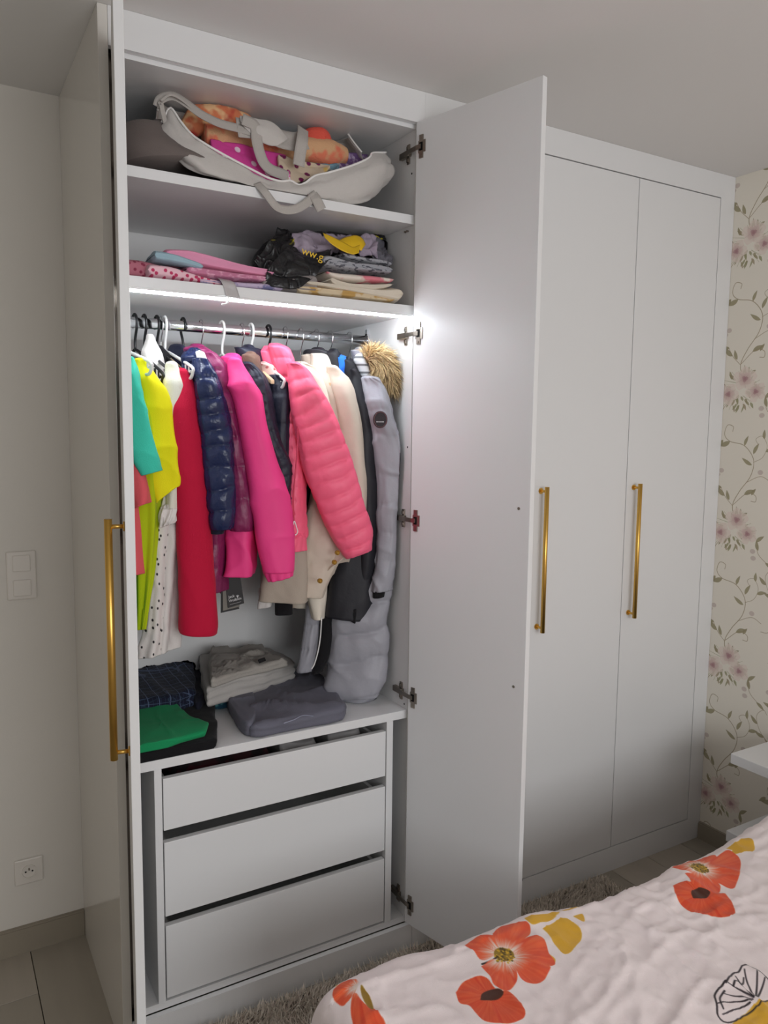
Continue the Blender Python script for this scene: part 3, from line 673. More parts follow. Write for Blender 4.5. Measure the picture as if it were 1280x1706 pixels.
# ---- hangers
def hook_path(hx, ang, zneck, s=1):
    """open hook over the rail, then down to the neck; s = which side of the rail the stem bends from"""
    d = np.array([math.cos(ang), math.sin(ang), 0]); c = np.array([hx, RY, RZ]); up = np.array([0, 0, 1.])
    r = .0215; P = []
    for a in np.linspace(-35, 190, 14):
        q = math.radians(a); P.append(c-d*s*r*math.cos(q)*.75*-1*-1+up*r*math.sin(q))
    P.append(c+d*s*r*.62*1+up*-.017); P.append(c+d*s*.004-up*.036); P.append(c-up*.05); P.append(np.array([hx, RY, zneck]))
    return np.array(P)
def hanger(hx, ang, kind, col, label, zneck=1.80, span=.19, drop=.07, s=-1, front=None):
    s = -s
    if front is not None:
        f = np.array(front); ang = math.atan2(f[1]-RY, f[0]-hx); span = math.hypot(f[0]-hx, f[1]-RY); drop = zneck-f[2]
    d = np.array([math.cos(ang), math.sin(ang), 0]); n = np.array([hx, RY, zneck])
    t = thing('clothes_hanger', (hx, RY, zneck-drop-.03), label, 'hanger', HG)
    plastic = kind == 'plastic'
    m = {'black': M['black'], 'white': M['whiteplastic'], 'metal': M['chrome']}[col]
    obj('hook', tube(hook_path(hx, ang, zneck, s), .0037 if plastic else .0017, 10, 60), m, t, smooth=True)
    if plastic:
        a = n-d*span+np.array([0, 0, -drop]); b = n+d*span+np.array([0, 0, -drop]); dn = np.array([0, 0, -.028])
        P = [n+dn*.6-d*.03*0, n-d*span*.25-np.array([0, 0, drop*.22]), a, a-d*.008+dn*.5, a+d*.006+dn, a+d*.05+dn]
        Q = [n+dn*.6*0, n+d*span*.25-np.array([0, 0, drop*.22]), b, b+d*.008+dn*.5, b-d*.006+dn, b-d*.05+dn]
        obj('shoulder_arm', tube([n]+P[1:], .0042, 10, 50), m, t, smooth=True); obj('shoulder_arm', tube([n]+Q[1:], .0042, 10, 50), m, t, smooth=True)
        obj('trouser_bar', tube([P[-1], Q[-1]], .0034, 8, 12), m, t, smooth=True)
        for sg, e in ((-1, a), (1, b)):
            e2 = e-d*sg*.042; obj('strut', tube([e2+np.array([0, 0, drop*.17]), e2+dn], .0028, 8, 6), m, t, smooth=True)
            obj('strap_hook', tube([e-d*sg*.018+np.array([0, 0, .004]), e-d*sg*.018+dn*.35, e-d*sg*.010+dn*.5, e-d*sg*.006+dn*.3], .0022, 8, 12), m, t, smooth=True)
    else:
        L = []; 
        for u in np.linspace(-1, 1, 15):
            z = -drop*abs(u)**1.3; wz = .026*(1-.55*abs(u)); L.append((tuple(n+d*span*u+np.array([0, 0, z-wz])), tuple(n+d*span*u+np.array([0, 0, z]))))
        V = []; pr = np.array([-d[1], d[0], 0])*.006
        for lo, hi in L: V += [tuple(np.array(lo)-pr), tuple(np.array(lo)+pr), tuple(np.array(hi)+pr), tuple(np.array(hi)-pr)]
        obj('wooden_shoulders', (V, ring_faces(15, 4)+[(3, 2, 1, 0), (56, 57, 58, 59)]), F['wood'], t, smooth=False, bevel=.002)
    return t
HA = math.radians(-82)      # clothes swing a little towards the room
for hx, kind, col, s, lab in (
    (.455, 'plastic', 'white', 1, 'white plastic hanger at the left rail end, looped arm over the turquoise top'),
    (.496, 'plastic', 'black', -1, 'black plastic hanger, first black hook from the left on the rail'),
    (.521, 'plastic', 'black', -1, 'black plastic hanger, second black hook from the left on the rail'),
    (.555, 'plastic', 'black', -1, 'black plastic hanger right beside the big white hanger, carrying black cloth'),
    (.5655, 'wood', 'metal', -1, 'thin wire hook squeezed between black and white hooks on the rail'),
    (.577, 'plastic', 'white', -1, 'large white plastic hanger with long bare arm above the crimson dress'),
    (.627, 'plastic', 'black', 1, 'black plastic hanger holding the glossy navy puffer jacket'),
    (.678, 'wood', 'metal', -1, 'wooden hanger with thin wire hook holding the plum puffer'),
    (.739, 'plastic', 'white', -1, 'white plastic hanger holding the hot pink jacket'),
    (.798, 'wood', 'metal', -1, 'pale wooden hanger with wire hook just left of a white hook, in a navy jacket'),
    (.826, 'plastic', 'white', -1, 'white plastic hanger over the pale pink lining of a navy jacket'),
    (.880, 'plastic', 'black', -1, 'slim black hanger in the collar of the coral pink puffer'),
    (.933, 'wood', 'metal', -1, 'wire hook on the rail directly right of the slim black hanger'),
    (.984, 'wood', 'metal', -1, 'pale wooden hanger with wire hook showing above the ivory hooded coat'),
    (1.036, 'wood', 'metal', -1, 'wire hook above the raised hood of the ivory coat'),
    (1.082, 'wood', 'metal', -1, 'wire hook above the bright blue lining of the black coat'),
    (1.149, 'wood', 'metal', -1, 'rightmost wire hook on the rail, next to the fur trimmed parka')):
    hanger(hx, HA, kind, col, lab, zneck=1.812 if kind == 'plastic' else 1.805, span=.175 if hx < .95 else .16, drop=.07, s=s, front={.577: (0.5881,1.975,1.7566), .455: (0.477,1.945,1.7606)}.get(hx))

# ---- garments
def garment(name, hx, label, cat): return thing(name, (hx, RY, 1.0), label, cat, GR)
def slab_body(t, m, hx, rows, zhem, th=.03, ztop=1.762, seed=0, back=.2, front=-.015, seams=None, puff=0, folds=.006, name='body'):
    f = (np.array(rows[1][0])+np.array(rows[1][1]))/2
    d = np.array([f[0]-hx, f[1]-RY]); L = np.linalg.norm(d); d /= L; fr = L+front
    bk = min(back, (2.415-RY)/max(.2, -d[1]))
    R = []
    for z, k in ((ztop, .28), (ztop-.02, .55), (ztop-.05, .85), (ztop-.11, .98), ((ztop+zhem)/2, 1.0), (zhem, 1.0)):
        R.append(((hx-d[0]*bk*k, RY-d[1]*bk*k, z), (hx+d[0]*fr*k, RY+d[1]*fr*k, z)))
    return obj(name, loft(R, [th*.3, th*.5, th*.5, th*.5, th*.55], 60, 44, 2.2, seams=seams, puff=puff, wr=.004, folds=folds, nf=5, seed=seed), m, t, smooth=True)
def piece(name, t, m, rows, th, **k): return obj(name, loft(rows, th, **k), m, t, smooth=True)

# turquoise top
R = [((0.419,1.965,1.7689),(0.4401,1.945,1.7686)),
  ((0.4182,1.965,1.7344),(0.4507,1.945,1.7348)),
  ((0.4197,1.965,1.6768),(0.4624,1.945,1.6775)),
  ((0.4227,1.965,1.6188),(0.4742,1.945,1.6195)),
  ((0.4256,1.965,1.5604),(0.4847,1.945,1.5608)),
  ((0.4319,1.965,1.5191),(0.4941,1.945,1.5163)),
  ((0.4528,1.965,1.4832),(0.4982,1.945,1.4969))]
t = garment('tshirt', .455, 'turquoise short-sleeved top at the left end of the rail', 'top')
piece('sleeve', t, F['teal'], R, .03, na=60, wr=.005, folds=.003, nf=3, cr=.004, seed=2)
slab_body(t, F['teal'], .455, R, 1.08, .018, ztop=1.68, seed=3, front=-.03)
# coral top
R = [((0.4227,1.985,1.6189),(0.4384,1.965,1.6191)),
  ((0.4242,1.985,1.5599),(0.4516,1.965,1.5604)),
  ((0.4272,1.985,1.5005),(0.462,1.965,1.5009)),
  ((0.4316,1.985,1.4405),(0.4741,1.965,1.4468)),
  ((0.4439,1.985,1.4009),(0.475,1.965,1.4166))]
t = garment('blouse', .496, 'coral top mostly hidden below the turquoise sleeve', 'top')
piece('sleeve', t, F['coral'], R, .028, na=40, wr=.003, folds=.003, seed=4)
R = [((0.4438,2.02,1.7091),(0.4628,2,1.709)),
  ((0.4442,2.02,1.529),(0.4649,2,1.5295)),
  ((0.4438,2.02,1.3762),(0.4632,2,1.3773)),
  ((0.4451,2.02,1.2286),(0.4586,2,1.2308))]
piece('body', t, F['coral'], R, .05, na=40, wr=.003, folds=.004, seed=5)
# yellow sweatshirt dress
R = [((0.4576,2.01,1.7685),(0.4722,1.985,1.7675)),
  ((0.4537,2.01,1.7239),(0.5038,1.985,1.7248)),
  ((0.4556,2.01,1.6794),(0.5346,1.985,1.6811)),
  ((0.4596,2.01,1.5896),(0.5498,1.985,1.5906)),
  ((0.4696,2.01,1.4987),(0.5575,1.985,1.4986)),
  ((0.4865,2.01,1.4447),(0.56,1.985,1.4584)),
  ((0.5041,2.01,1.4086),(0.5474,1.985,1.4494))]
t = garment('sweatshirt_dress', .521, 'bright yellow sweatshirt, its body coloured as yellow in shade, hanging between turquoise top and white eyelet blouse', 'dress')
piece('sleeve', t, F['yellow'], R, .028, na=80, wr=.006, folds=.004, nf=4, cr=.005, seed=6)
R = [((0.4588,2.03,1.7551),(0.4755,2,1.754)),
  ((0.4588,2.03,1.6198),(0.5056,2,1.6204)),
  ((0.4585,2.03,1.4672),(0.5057,2,1.468)),
  ((0.4581,2.03,1.3745),(0.5024,2,1.3755)),
  ((0.4554,2.03,1.2497),(0.4894,2,1.2517)),
  ((0.4549,2.03,1.1549),(0.4738,2,1.1589)),
  ((0.4548,2.03,1.0785),(0.4601,2,1.0847))]
piece('body', t, F['shaded_yellow'], R, [.05, .05, .045, .03, .02, .010, .006], na=60, wr=.004, folds=.006, nf=5, seed=7)
slab_body(t, F['shaded_yellow'], .521, R, 1.42, .018, ztop=1.70, seed=8, front=-.02)
# white eyelet blouse
t = garment('eyelet_blouse', .545, 'long white eyelet blouse with ruffled cuff under the yellow sleeve', 'blouse')
R = [((0.5166,2.12,1.8437),(0.5161,2.08,1.8398)),
  ((0.5145,2.12,1.8186),(0.5218,2.08,1.8156)),
  ((0.5137,2.12,1.7794),(0.5319,2.08,1.7775)),
  ((0.5216,2.12,1.7009),(0.562,2.08,1.7008)),
  ((0.5289,2.12,1.5894),(0.5729,2.08,1.5901)),
  ((0.5361,2.12,1.4601),(0.5804,2.08,1.4615))]
piece('shoulder', t, F['whitec'], R, .03, na=40, wr=.003, seed=9)
R = [((0.5348,2.04,1.4806),(0.5639,2.02,1.4812)),
  ((0.5357,2.04,1.4412),(0.5664,2.02,1.4418)),
  ((0.529,2.04,1.4178),(0.5676,2.02,1.418)),
  ((0.5238,2.04,1.3926),(0.5656,2.02,1.3928))]
piece('sleeve', t, F['whitec'], R, .032, na=30, wr=.004, folds=.004, nf=7, cr=.005, crf=11, seed=10)
R = [((0.5219,2.02,1.4008),(0.557,2,1.4012)),
  ((0.5154,2.02,1.3854),(0.5552,2,1.3856)),
  ((0.5151,2.02,1.3666),(0.5518,2,1.3669)),
  ((0.5209,2.02,1.3459),(0.5469,2,1.3577))]
piece('cuff_ruffle', t, F['whitec'], R, .034, na=24, wr=.004, folds=.007, nf=9, cr=.005, crf=11, seed=11)
R = [((0.5078,2.06,1.4327),(0.5506,2.02,1.4344)),
  ((0.5059,2.06,1.3374),(0.5395,2.02,1.3401)),
  ((0.4993,2.06,1.2416),(0.53,2.02,1.2454)),
  ((0.4912,2.06,1.1453),(0.5251,2.02,1.1497)),
  ((0.4817,2.06,1.065),(0.5205,2.02,1.0695)),
  ((0.474,2.06,0.9973),(0.5083,2.02,1.0062))]
piece('front_panel', t, F['lace'], R, .035, na=60, wr=.004, folds=.005, nf=4, cr=.005, crf=11, seed=12)
R = [((0.5343,2.08,1.3982),(0.5682,2.04,1.4004)),
  ((0.5296,2.08,1.3176),(0.5797,2.04,1.3195)),
  ((0.5284,2.08,1.2526),(0.5739,2.04,1.2551)),
  ((0.5198,2.08,1.1385),(0.5639,2.04,1.1418)),
  ((0.515,2.08,1.0563),(0.5545,2.04,1.0607)),
  ((0.514,2.08,1.0032),(0.5472,2.04,1.0088))]
piece('side_panel', t, F['whitec'], R, .05, na=60, wr=.004, folds=.008, nf=5, cr=.005, crf=11, seed=13)
slab_body(t, F['whitec'], .545, R, 1.2, .015, ztop=1.72, seed=14, front=-.03)
# black top and off-white cardigan
t = garment('black_top', .557, 'black top showing only its shoulders left of the off-white cardigan', 'top')
R = [((0.5409,2.15,1.8181),(0.5524,2.12,1.8163)),
  ((0.5405,2.15,1.799),(0.5664,2.12,1.7982)),
  ((0.5461,2.15,1.7593),(0.5786,2.12,1.759)),
  ((0.548,2.15,1.6869),(0.5888,2.12,1.6872)),
  ((0.5527,2.15,1.5894),(0.5937,2.12,1.59))]
piece('body', t, F['blackc'], R, .03, na=40, wr=.003, seed=15)
slab_body(t, F['blackc'], .557, R, 1.25, .015, ztop=1.72, seed=16, front=-.04)
t = garment('cardigan', .566, 'off-white cardigan sleeve showing between yellow and crimson', 'cardigan')
R = [((0.5454,2.02,1.7649),(0.5485,1.992,1.7632)),
  ((0.5388,2.02,1.7357),(0.5618,1.992,1.7352)),
  ((0.5336,2.02,1.7051),(0.5737,1.992,1.7054)),
  ((0.5324,2.02,1.6363),(0.5726,1.992,1.6368)),
  ((0.5341,2.02,1.5593),(0.5667,1.992,1.5599)),
  ((0.5417,2.02,1.466),(0.5605,1.992,1.4672)),
  ((0.5435,2.02,1.3874),(0.5577,1.992,1.3894))]
piece('sleeve', t, F['cream'], R, .03, na=60, wr=.004, folds=.003, cr=.003, seed=17)
slab_body(t, F['cream'], .566, R, 1.3, .015, ztop=1.70, seed=18, front=-.03)
# crimson dress
t = garment('long_dress', .577, 'long plain crimson dress hanging lower than the puffers beside it', 'dress')
R = [((0.5649,2.03,1.7482),(0.5738,1.985,1.7459)),
  ((0.5613,2.03,1.7204),(0.5874,1.985,1.7193)),
  ((0.5606,2.03,1.6757),(0.6008,1.985,1.6756)),
  ((0.5591,2.03,1.5904),(0.609,1.985,1.5911)),
  ((0.5604,2.03,1.4807),(0.6187,1.985,1.482)),
  ((0.562,2.03,1.3856),(0.6303,1.985,1.387)),
  ((0.5623,2.03,1.3057),(0.6358,1.985,1.3069)),
  ((0.5609,2.03,1.2253),(0.6397,1.985,1.2261)),
  ((0.558,2.03,1.1444),(0.6436,1.985,1.1445)),
  ((0.5553,2.03,1.0793),(0.6462,1.985,1.0787)),
  ((0.5583,2.03,1.0659),(0.6409,1.985,1.053))]
piece('body', t, F['red'], R, .045, na=90, p=2.2, wr=.004, folds=.005, nf=3, cr=.004, crf=4, seed=19)
slab_body(t, F['red'], .577, R, 1.16, .018, ztop=1.66, seed=20, front=-.03)
# navy puffer
t = garment('puffer_jacket', .627, 'glossy navy quilted puffer jacket right of the crimson dress', 'jacket')
R = [((0.5942,2,1.7783),(0.6273,1.965,1.7776)),
  ((0.5985,2,1.748),(0.6443,1.965,1.7481)),
  ((0.6042,2,1.7069),(0.663,1.965,1.7076)),
  ((0.6129,2,1.6532),(0.6802,1.965,1.6541)),
  ((0.6168,2,1.5911),(0.6926,1.965,1.592)),
  ((0.619,2,1.5127),(0.6968,1.965,1.5133)),
  ((0.6243,2,1.4336),(0.6994,1.965,1.4339)),
  ((0.6301,2,1.3776),(0.6956,1.965,1.3781)),
  ((0.6426,2,1.3369),(0.6869,1.965,1.3385))]
piece('sleeve', t, F['navy'], R, .045, na=110, seams=[.12, .24, .33, .42, .51, .63, .76, .88], puff=.30, tilt=.016, wr=.006, wf=14, crink=.003, cr=.004, crf=12, seed=21)
R = [((0.6372,1.998,1.3502),(0.6741,1.985,1.3498)),
  ((0.6387,1.998,1.3373),(0.6739,1.985,1.3369)),
  ((0.6402,1.998,1.3259),(0.6721,1.985,1.3257))]
piece('cuff', t, F['navydull'], R, .03, na=16, wr=.001, seed=22)
R = [((0.6161,2.01,1.7756),(0.621,1.985,1.7741)),
  ((0.616,2.01,1.7695),(0.6336,1.985,1.7687)),
  ((0.6174,2.01,1.7588),(0.6414,1.985,1.7584)),
  ((0.6221,2.01,1.7497),(0.6429,1.985,1.7492))]
obj('shoulder_lining', loft(R, .012, na=16, wr=.001, seed=211), F['whitec'], t, smooth=True, label='white patch of lining')
R = [((0.6124,2.06,1.8087),(0.6196,2.02,1.8058)),
  ((0.6026,2.06,1.7925),(0.6305,2.02,1.791)),
  ((0.5987,2.06,1.7485),(0.6364,2.02,1.7479)),
  ((0.6041,2.06,1.6858),(0.6388,2.02,1.6856)),
  ((0.6129,2.06,1.6225),(0.6412,2.02,1.6227))]
piece('collar', t, F['navy'], R, .04, na=60, seams=4, puff=.25, wr=.006, crink=.006, seed=23)
R = [((0.5884,2.17,1.8245),(0.6168,2.13,1.8228)),
  ((0.5815,2.17,1.8062),(0.6281,2.13,1.8058)),
  ((0.5941,2.17,1.771),(0.6393,2.13,1.7707)),
  ((0.6197,2.17,1.7064),(0.645,2.13,1.7057)),
  ((0.6417,2.17,1.5901),(0.6569,2.13,1.5905)),
  ((0.6604,2.17,1.4542),(0.674,2.13,1.4563))]
piece('hood', t, F['navydull'], R, .045, na=50, wr=.006, seed=24)
slab_body(t, F['navy'], .627, R, 1.22, .034, seed=25, seams=6, puff=.3, front=-.04)
# plum puffer
t = garment('puffer_jacket', .678, 'plum quilted puffer jacket with hood, between navy puffer and hot pink jacket', 'jacket')
R = [((0.6225,2.03,1.7975),(0.6548,2,1.7971)),
  ((0.6253,2.03,1.7698),(0.6836,2,1.7708)),
  ((0.641,2.03,1.7331),(0.7014,2,1.7341)),
  ((0.6566,2.03,1.6865),(0.7142,2,1.6873)),
  ((0.6723,2.03,1.6233),(0.727,2,1.624)),
  ((0.6848,2.03,1.5432),(0.7416,2,1.5438)),
  ((0.694,2.03,1.4619),(0.7547,2,1.4624)),
  ((0.6999,2.03,1.3798),(0.7662,2,1.3799)),
  ((0.7062,2.03,1.3267),(0.7641,2,1.327))]
piece('sleeve', t, F['plum'], R, .045, na=100, seams=[.12, .24, .35, .48, .64, .82], puff=.26, tilt=.012, wr=.006, wf=12, crink=.002, cr=.003, seed=26)
R = [((0.6245,2.1,1.8223),(0.645,2.06,1.8201)),
  ((0.6079,2.1,1.8086),(0.6678,2.06,1.8089)),
  ((0.6141,2.1,1.7835),(0.6908,2.06,1.7848)),
  ((0.6298,2.1,1.7362),(0.7037,2.06,1.7373)),
  ((0.6423,2.1,1.6883),(0.7066,2.06,1.689))]
piece('hood', t, F['plum'], R, .05, na=50, seams=3, puff=.2, wr=.005, crink=.003, seed=27)
R = [((0.6471,2.07,1.4933),(0.691,2.04,1.4941)),
  ((0.6554,2.07,1.3614),(0.6997,2.04,1.3624)),
  ((0.6579,2.07,1.2947),(0.6974,2.04,1.2961)),
  ((0.6605,2.07,1.2275),(0.6949,2.04,1.2294)),
  ((0.6664,2.07,1.1526),(0.6907,2.04,1.1559))]
piece('body', t, F['plum'], R, .05, na=50, seams=5, puff=.25, wr=.004, crink=.003, seed=28)
slab_body(t, F['plum'], .678, R, 1.1, .04, seed=29, front=-.05, seams=6, puff=.3)
# printed care tags hanging from the plum puffer
tg = thing('swing_tag', (.78, 2.10, 1.0), 'black cardboard swing tags with white print dangling below the hot pink hem', 'tag')
def card(pts, dy, m, name):
    P = np.array(pts); n = len(P); V = np.vstack([P+np.array([0, dy, 0]), P+np.array([0, dy+.0012, 0])])
    return obj(name, (V, [tuple(range(n))[::-1], tuple(range(n, 2*n))]+[(k, (k+1) % n, n+(k+1) % n, n+k) for k in range(n)]), m, tg)
M['tagblack'] = mat('black_card', (18, 18, 20), .5); M['taggrey'] = mat('grey_card', (120, 116, 108), .6); M['print'] = mat('white_print', (225, 225, 225), .6)
fr = [(0.7103,2.1,1.2361),(0.7511,2.1,1.2331),(0.7698,2.1,1.1002),(0.7212,2.1,1.0913)]
card(fr, 0, M['tagblack'], 'front_card')
card([(0.7066,2.1,1.2192),(0.7438,2.1,1.2163),(0.757,2.1,1.091),(0.7069,2.1,1.0841)], .003, M['taggrey'], 'middle_card')
card([(0.7048,2.1,1.2194),(0.7438,2.1,1.2163),(0.757,2.1,1.0839),(0.7015,2.1,1.0777)], .006, M['tagblack'], 'back_card')
def text(s, name, p0, p1, parent, m, size, off=.0006):
    """flat lettering along p0->p1 (both 3-D), facing the room"""
    cu = bpy.data.curves.new(name, 'FONT'); cu.body = s; cu.size = size; cu.extrude = .0002; cu.materials.append(m)
    o = bpy.data.objects.new(name, cu); COL.objects.link(o); o.parent = parent
    from mathutils import Matrix, Vector
    me = bpy.data.meshes.new_from_object(o.evaluated_get(bpy.context.evaluated_depsgraph_get()))
    bpy.data.objects.remove(o, do_unlink=True); o = bpy.data.objects.new(name, me); COL.objects.link(o); o.parent = parent
    x = (Vector(p1)-Vector(p0)).normalized(); y = Vector((0, 0, 1)); y = (y-x*y.dot(x)).normalized(); z = x.cross(y)
    mw = Matrix((x, y, z)).transposed().to_4x4(); mw.translation = Vector(p0)+z*off-Vector(origin(parent)); o.matrix_local = mw
    return o
text('Jack', 'lettering', (0.7232,2.1,1.119), (0.7411,2.1,1.1216), tg, M['print'], .0115)
text('Wolfskin', 'lettering', (0.724,2.1,1.1076), (0.759,2.1,1.1127), tg, M['print'], .0105)
pc = np.array((0.7498,2.0992,1.1226))
paw = [cyl(pc+np.array([a, 0, b]), pc+np.array([a, .0004, b]), r, 10) for a, b, r in ((0, -.0012, .0022), (-.0033, .0012, .001), (-.0012, .003, .0011), (.0014, .003, .0011), (.0034, .001, .001))]
obj('paw_emblem', join(*paw), M['print'], tg)
obj('tag_line', join(*[cyl(a, b, .00035, 5) for a, b in ((((0.7263,2.0992,1.1005)), ((0.7596,2.0992,1.1058))),)]), M['print'], tg)
obj('tag_string', tube([(0.7343,2.112,1.2759), (0.7302,2.106,1.2511), (0.7293,2.099,1.228)], .0009, 6, 12), M['black'], tg)
# hot pink jacket
t = garment('shell_jacket', .739, 'smooth hot pink jacket with long elastic-cuffed sleeve in front of the plum puffer', 'jacket')
R = [((0.6918,1.995,1.7802),(0.7138,1.96,1.7789)),
  ((0.6899,1.995,1.7521),(0.7317,1.96,1.752)),
  ((0.6961,1.995,1.7101),(0.7581,1.96,1.711)),
  ((0.7072,1.995,1.668),(0.7781,1.96,1.6691)),
  ((0.7216,1.995,1.6),(0.7914,1.96,1.6009)),
  ((0.7328,1.995,1.5279),(0.8101,1.96,1.5285)),
  ((0.7425,1.995,1.463),(0.8291,1.96,1.4631)),
  ((0.7557,1.995,1.3808),(0.8466,1.96,1.3802)),
  ((0.762,1.995,1.2978),(0.8591,1.96,1.2963)),
  ((0.7739,1.995,1.2437),(0.8626,1.96,1.2423)),
  ((0.786,1.995,1.2125),(0.8607,1.96,1.212))]
piece('sleeve', t, F['pink'], R, .045, na=120, wr=.008, wf=8, folds=.003, nf=3, cr=.006, crf=7, seed=30)
R = [((0.7804,1.985,1.2213),(0.863,1.965,1.2212)),
  ((0.7855,1.985,1.2041),(0.8629,1.965,1.2093)),
  ((0.796,1.985,1.1847),(0.8611,1.965,1.1993))]
piece('cuff', t, F['pink'], R, .036, na=20, wr=.003, folds=.003, nf=10, seed=31)
R = [((0.7046,2.06,1.4929),(0.7659,2.02,1.4939)),
  ((0.7066,2.06,1.36),(0.772,2.02,1.361)),
  ((0.7076,2.06,1.2929),(0.7716,2.02,1.294)),
  ((0.7069,2.06,1.2254),(0.7729,2.02,1.2265)),
  ((0.7067,2.06,1.2),(0.7709,2.02,1.1978))]
piece('body', t, F['pink'], R, .05, na=50, wr=.006, folds=.004, nf=4, cr=.006, crf=9, seed=32)
R = [((0.7146,2.08,1.8005),(0.7379,2.04,1.7988)),
  ((0.7111,2.08,1.7841),(0.748,2.04,1.7833)),
  ((0.714,2.08,1.7388),(0.7614,2.04,1.7388))]
piece('collar', t, F['pink'], R, .04, na=24, wr=.003, seed=33)
slab_body(t, F['pink'], .739, R, 1.12, .035, seed=34, front=-.05)
# two dark navy jackets
t = garment('quilted_jacket', .80, 'thin dark navy quilted jacket directly right of the hot pink jacket', 'jacket')
R = [((0.7373,2.02,1.775),(0.7582,1.99,1.774)),
  ((0.7404,2.02,1.7464),(0.7904,1.99,1.747)),
  ((0.7536,2.02,1.6973),(0.8092,1.99,1.6981)),
  ((0.767,2.02,1.6411),(0.8194,1.99,1.6417)),
  ((0.7874,2.02,1.576),(0.8368,1.99,1.5767)),
  ((0.8081,2.02,1.5099),(0.8689,1.99,1.5105)),
  ((0.8185,2.02,1.4597),(0.8706,1.99,1.4604)),
  ((0.8327,2.02,1.409),(0.8651,1.99,1.4103)),
  ((0.8433,2.02,1.3407),(0.8632,1.99,1.343))]
piece('sleeve', t, F['nq'], R, .04, na=110, seams=18, puff=.12, tilt=.03, wr=.004, cr=.003, wf=16, seed=35)
R = [((0.7848,2.12,1.831),(0.7872,2.07,1.8268)),
  ((0.7741,2.12,1.8203),(0.8048,2.07,1.8181)),
  ((0.7703,2.12,1.7934),(0.8153,2.07,1.7923)),
  ((0.7771,2.12,1.7604),(0.8186,2.07,1.7594))]
piece('hood', t, F['nq'], R, .05, na=36, wr=.004, seed=36)
R = [((0.7684,2.062,1.8087),(0.7805,2.03,1.8069)),
  ((0.7596,2.062,1.792),(0.7908,2.03,1.7914)),
  ((0.7629,2.062,1.7694),(0.7959,2.03,1.769)),
  ((0.7697,2.062,1.7468),(0.7993,2.03,1.7464))]
piece('fleece_lining', t, F['fleece'], R, .03, na=24, wr=.004, seed=37)
slab_body(t, F['nq'], .80, R, 1.25, .03, seed=38, front=-.05)
t = garment('quilted_jacket', .828, 'dark navy jacket with pale pink patterned lining, left of the coral puffer', 'jacket')
R = [((0.8249,2.05,1.7487),(0.8519,2.012,1.7478)),
  ((0.8247,2.05,1.7173),(0.8788,2.012,1.7177)),
  ((0.8317,2.05,1.6727),(0.8823,2.012,1.6732)),
  ((0.8386,2.05,1.6262),(0.8786,2.012,1.6266)),
  ((0.8455,2.05,1.5421),(0.8767,2.012,1.5431)),
  ((0.8562,2.05,1.4571),(0.8747,2.012,1.459)),
  ((0.8633,2.05,1.3711),(0.8728,2.012,1.3742)),
  ((0.8667,2.05,1.2843),(0.8708,2.012,1.2889))]
piece('sleeve', t, F['nq'], R, .035, na=90, seams=[.12, .3, .48, .66, .82], puff=.2, wr=.004, crink=.003, seed=39)
R = [((0.8175,2.085,1.7869),(0.8215,2.05,1.7847)),
  ((0.8175,2.085,1.7736),(0.8464,2.05,1.7728)),
  ((0.8245,2.085,1.7472),(0.8608,2.05,1.7469)),
  ((0.8352,2.085,1.7192),(0.8679,2.05,1.7189))]
piece('patterned_lining', t, F['floral'], R, .02, na=24, wr=.002, seed=40)
slab_body(t, F['nq'], .828, R, 1.25, .025, seed=41, front=-.05)
# coral puffer
t = garment('puffer_jacket', .88, 'coral pink quilted puffer jacket with high collar in the middle of the rail', 'jacket')
R = [((0.8683,2,1.7805),(0.8751,1.955,1.7778)),
  ((0.8682,2,1.7609),(0.9018,1.955,1.7663)),
  ((0.8663,2,1.7086),(0.9362,1.955,1.7257)),
  ((0.8734,2,1.643),(0.9602,1.955,1.6904)),
  ((0.886,2,1.5901),(0.9941,1.955,1.6282)),
  ((0.8988,2,1.54),(1.0191,1.955,1.5713)),
  ((0.9135,2,1.4758),(1.0426,1.955,1.5203)),
  ((0.9378,2,1.4138),(1.0626,1.955,1.4582)),
  ((0.9645,2,1.3542),(1.0809,1.955,1.3952)),
  ((0.9876,2,1.3112),(1.0992,1.955,1.349)),
  ((1.0111,2,1.2711),(1.1118,1.955,1.306)),
  ((1.0329,2,1.2449),(1.1102,1.955,1.2671)),
  ((1.0488,2,1.2277),(1.1083,1.955,1.2531))]
piece('sleeve', t, F['coralp'], R, .05, na=150, nr=48, seams=[.10, .17, .24, .31, .38, .45, .52, .59, .66, .73, .80, .87, .94], puff=.2, tilt=.012, wr=.005, wf=13, crink=.003, seed=42)
R = [((0.8862,2.05,1.728),(0.9052,2.01,1.7269)),
  ((0.8879,2.05,1.6439),(0.9107,2.01,1.6439)),
  ((0.8896,2.05,1.5591),(0.9125,2.01,1.5599)),
  ((0.8876,2.05,1.4736),(0.9181,2.01,1.4751)),
  ((0.8875,2.05,1.4047),(0.9163,2.01,1.4069)),
  ((0.8948,2.05,1.3349),(0.9126,2.01,1.3384)),
  ((0.9004,2.05,1.2875),(0.9088,2.01,1.292))]
piece('body', t, F['coralp'], R, .04, na=110, seams=12, puff=.26, wr=.004, crink=.003, seed=43)
R = [((0.8897,2.03,1.2976),(0.9043,2,1.3004)),
  ((0.8897,2.03,1.2767),(0.9043,2,1.2797)),
  ((0.8916,2.03,1.254),(0.9006,2,1.2576))]
piece('hem_band', t, F['coralp'], R, .036, na=16, wr=.001, folds=.002, nf=12, seed=44)
R = [((0.8446,2.08,1.8396),(0.8568,2.04,1.8369)),
  ((0.8409,2.08,1.8278),(0.8857,2.04,1.8272)),
  ((0.848,2.08,1.7948),(0.9021,2.04,1.795)),
  ((0.866,2.08,1.7538),(0.9131,2.04,1.7538)),
  ((0.8954,2.08,1.6957),(0.9187,2.04,1.6951))]
